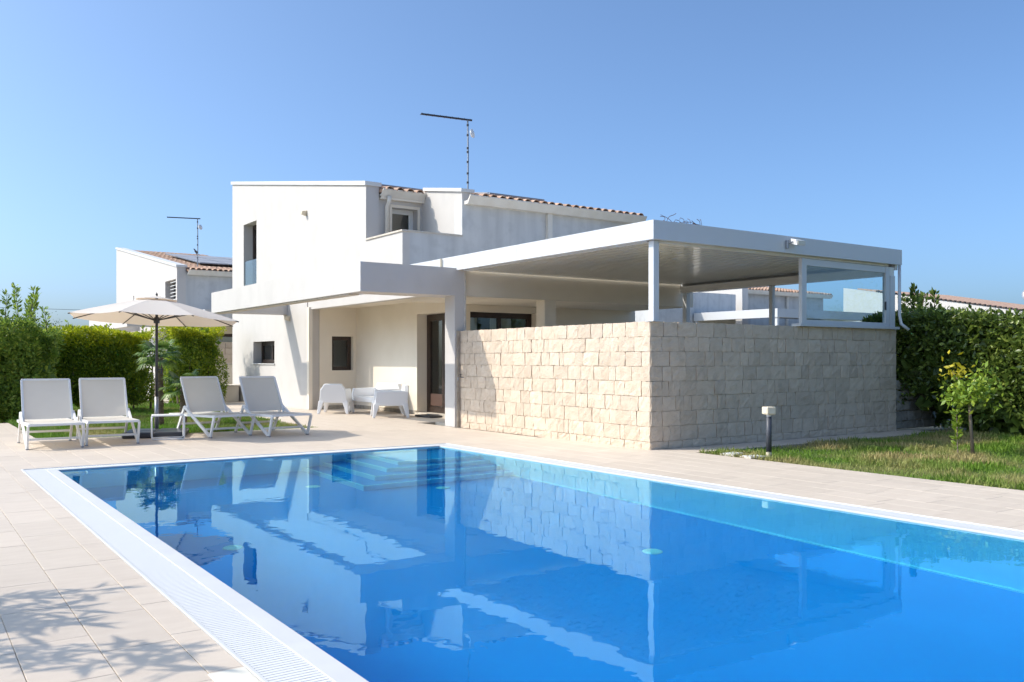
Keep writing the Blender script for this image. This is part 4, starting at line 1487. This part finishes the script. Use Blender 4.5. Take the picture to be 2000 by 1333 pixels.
hedge('hedge', 'clipped green hedge with yellow tips behind the two left loungers', 'hedge', (1.7, 5.0, 22.0, 23.0, 0.25, 1.82), 34000, .066, M['leaf_hedge'], top_mat=M['leaf_yellow'], stems=10, amp=.2, shoots=5, shoot_h=.28)
hedge('shrub', 'loose leafy shrub with tall upright shoots at the left picture edge', 'shrub', (1.25, 2.75, 19.9, 21.4, .05, 1.78), 15000, .085, M['leaf_shrub'], shoots=10, shoot_h=.85, stems=6, aspect=.38, amp=.4)
hedge('shrub', 'dense rounded yellow green shrub between the palms and the villa', 'shrub', (5.9, 7.35, 24.2, 25.5, 0.1, 2.08), 22000, .06, M['leaf_hedge'], top_mat=M['leaf_yellow'], stems=6, amp=.32)
hedge('hedge', 'dark glossy leaved hedge along the right lawn beside the stone wall', 'hedge', (14.15, 15.6, 2.5, 9.5, .12, 1.90), 76000, .09, M['leaf_dark'], stems=0, shoots=12, shoot_h=.6, amp=.42, aspect=.5,
      keep=lambda Q: (Q[:, 2] > .62 + .28 * np.sin(Q[:, 0] * 7) * np.sin(Q[:, 1] * 5 + 1)) | (Q[:, 1] < 7.7 + .25 * np.sin(Q[:, 2] * 9)) | (Q[:, 0] > 15.2))


def small_tree(name, label, base, h, crown, n, size, lm, group=None, lean=(.05, 0), branches=6, cat='tree', tr=.022, extra=None, aspect=.5):
    t = thing(name, label, cat, base, group=group)
    b = Vector(base)
    top = b + Vector((lean[0], lean[1], h * .62))
    trunk = MB().tube([b + Vector((0, 0, -.02)), b.lerp(top, .5) + Vector((random.uniform(-.02, .02), random.uniform(-.02, .02), 0)), top], [tr, tr * .8, tr * .55], 8).build('trunk', M['bark'], t, smooth=True)
    c = np.array(b + Vector((lean[0], lean[1], h * .78)))
    Ps = []
    for k in range(branches):
        a = 2 * math.pi * k / branches + random.uniform(-.4, .4)
        e = Vector((c[0] + crown[0] * .75 * math.cos(a), c[1] + crown[0] * .75 * math.sin(a), c[2] + random.uniform(-.6, .9) * crown[1]))
        MB().tube([top - Vector((0, 0, .12 * random.random())), top.lerp(e, .5) + Vector((0, 0, .03)), e], [tr * .45, tr * .3, tr * .12], 6).build('branch', M['bark'], t)
        m_ = n // branches
        f = RNG.random(m_) ** .7
        Q = np.array(top)[None] + (np.array(e) - np.array(top))[None] * f[:, None] * 1.15 + RNG.normal(size=(m_, 3)) * crown[0] * .22 * (.4 + f[:, None])
        Ps.append(Q)
    P = np.vstack(Ps)
    if extra:
        hi = (P[:, 2] > c[2] + crown[1] * .5) & (P[:, 1] > c[1] + .02)
        cloud('young_leaves', P[hi], size, extra, t, aspect=aspect)
        P = P[~hi]
    cloud('crown', P, size, lm, t, aspect=aspect, up=-.1)
    return t


small_tree('citrus_tree', 'young thin stemmed tree with yellow green leaves on the right lawn', (11.34, 6.0, -.02), 1.12, (.32, .22), 700, .08, M['leaf_citrus'], lean=(-.05, .02), branches=8, tr=.026, extra=M['leaf_gold'])
sp = thing('sapling', 'slim upright green sapling beside the young tree on the right lawn', 'sapling', (11.2, 6.12, -.02))
MB().tube([(11.2, 6.12, -.02), (11.19, 6.13, .5)], [.008, .004], 6).build('stem', M['bark'], sp)
m_ = 90
f = RNG.random(m_)
ang = RNG.uniform(0, 6.28, m_)
cloud('leaves', np.c_[11.195 + .012 * np.cos(ang), 6.125 + .012 * np.sin(ang), .05 + .48 * f], .075, M['leaf_citrus'], sp, dirs=np.c_[np.cos(ang), np.sin(ang), np.full(m_, .8)])
small_tree('garden_sapling', 'thin dark stemmed tree in the gap right of the left hedge', (5.05, 22.6, -.02), 1.75, (.32, .55), 420, .065, M['leaf_hedge'], branches=7, tr=.03)
small_tree('garden_sapling', 'spindly leafy tree at the very end of the left hedge', (4.6, 22.3, -.02), 1.5, (.25, .5), 420, .06, M['leaf_hedge'], branches=6, tr=.02)
for (x, y, h, rr, n, lab) in ((1.0, 72, 3.9, 1.8, 7000, 'distant bluish green tree above the left hedge'), (7.6, 70, 3.5, 1.7, 6000, 'distant round tree top just left of the parasol')):
    small_tree('distant_tree', lab, (x, y, 0), h, (rr, .6), n, .13, M['leaf_far'], branches=9, tr=.15)
for (x, y, h, n, lab) in ((19.5, 8.2, 2.5, 900, 'feathery shrub rising behind the right hedge near the pergola'), (20.5, 6.2, 2.6, 900, 'feathery shrub rising behind the middle of the right hedge'), (19.0, 4.2, 3.2, 1300, 'tallest feathery shrub behind the right hedge at the picture edge')):
    small_tree('tall_shrub', lab, (x, y, 0), h, (.7, .6), n, .10, M['leaf_shrub'], branches=9, tr=.035, cat='shrub', aspect=.3)


def palm(name, label, base, h, r, fl, nf):
    t = thing(name, label, 'palm', base)
    b = Vector(base)
    prof = []
    k = 16
    for i in range(k + 1):
        z = h * i / k
        prof.append((r * (1.12 - .22 * i / k) * (1.10 if i % 2 else .95), z - .02))
    MB().lathe(prof, 12, base).build('trunk', M['palm_bark'], t, smooth=False)
    for i in range(nf):
        a = 2.399 * i
        el = .9 - 1.5 * (i / nf)
        d = Vector((math.cos(a) * math.cos(el), math.sin(a) * math.cos(el), math.sin(el)))
        st_ = b + Vector((0, 0, h))
        e = st_ + d * fl * .55
        fr = MB().tube([st_, st_.lerp(e, .6) + Vector((0, 0, .02)), e], [.012, .008, .006], 5)
        s_ = d.cross(Vector((0, 0, 1))).normalized()
        u_ = s_.cross(d).normalized()
        frond = fr.build('frond', M['leaf_palm'], t)
        bl_ = MB()
        for q in range(22):
            th = (q / 21 - .5) * 3.9
            dd = (d * math.cos(th) + s_ * math.sin(th)).normalized()
            ln = fl * .55 * (1 - .25 * abs(th) / 1.95) * random.uniform(.9, 1.08)
            wv = dd.cross(u_).normalized() * .016
            mid = e + dd * ln * .55 + u_ * .02
            tip = e + dd * ln - Vector((0, 0, ln * random.uniform(.15, .35)))
            bl_.add([e - wv * .4, mid - wv, tip, mid + wv, e + wv * .4], [(0, 1, 2, 3, 4)])
        bl_.build('leaflets', M['leaf_palm'], frond, kind='stuff')
    return t


palm('fan_palm', 'taller fan palm with ringed brown trunk just behind the parasol pole', (4.02, 17.3, 0), 1.26, .075, .46, 18)
palm('fan_palm', 'shorter fan palm with dark trunk left of the third lounger', (4.35, 16.9, 0), .70, .062, .46, 14)

# bush outside the left edge that throws the leaf shadows on the paving
ob = thing('oleander', 'oleander bush left of the frame casting leaf shadows on the paving', 'shrub', (-2.3, 6.2, 0))
for k in range(52):
    a = random.uniform(0, 6.28)
    r_ = random.uniform(.3, 1.0)
    tip = Vector((-1.78 + r_ * math.cos(a) * .85, 5.55 + r_ * math.sin(a) * 1.35, random.uniform(1.0, 2.3)))
    s0 = Vector((-2.3 + random.uniform(-.1, .1), 6.2 + random.uniform(-.1, .1), 0))
    br = MB().tube([s0, s0.lerp(tip, .5) + Vector((0, 0, .25)), tip], [.022, .014, .005], 6).build('branch', M['bark'], ob)
    m_ = 150
    f = RNG.uniform(.4, 1.03, m_)
    base = np.array(s0)[None] * (1 - f[:, None]) + np.array(tip)[None] * f[:, None] + np.c_[np.zeros((m_, 2)), .25 * (1 - np.abs(2 * f - 1))]
    cloud('leaves', base + RNG.normal(size=(m_, 3)) * .03, .18, M['leaf_shrub'], br, aspect=.2, up=.3)
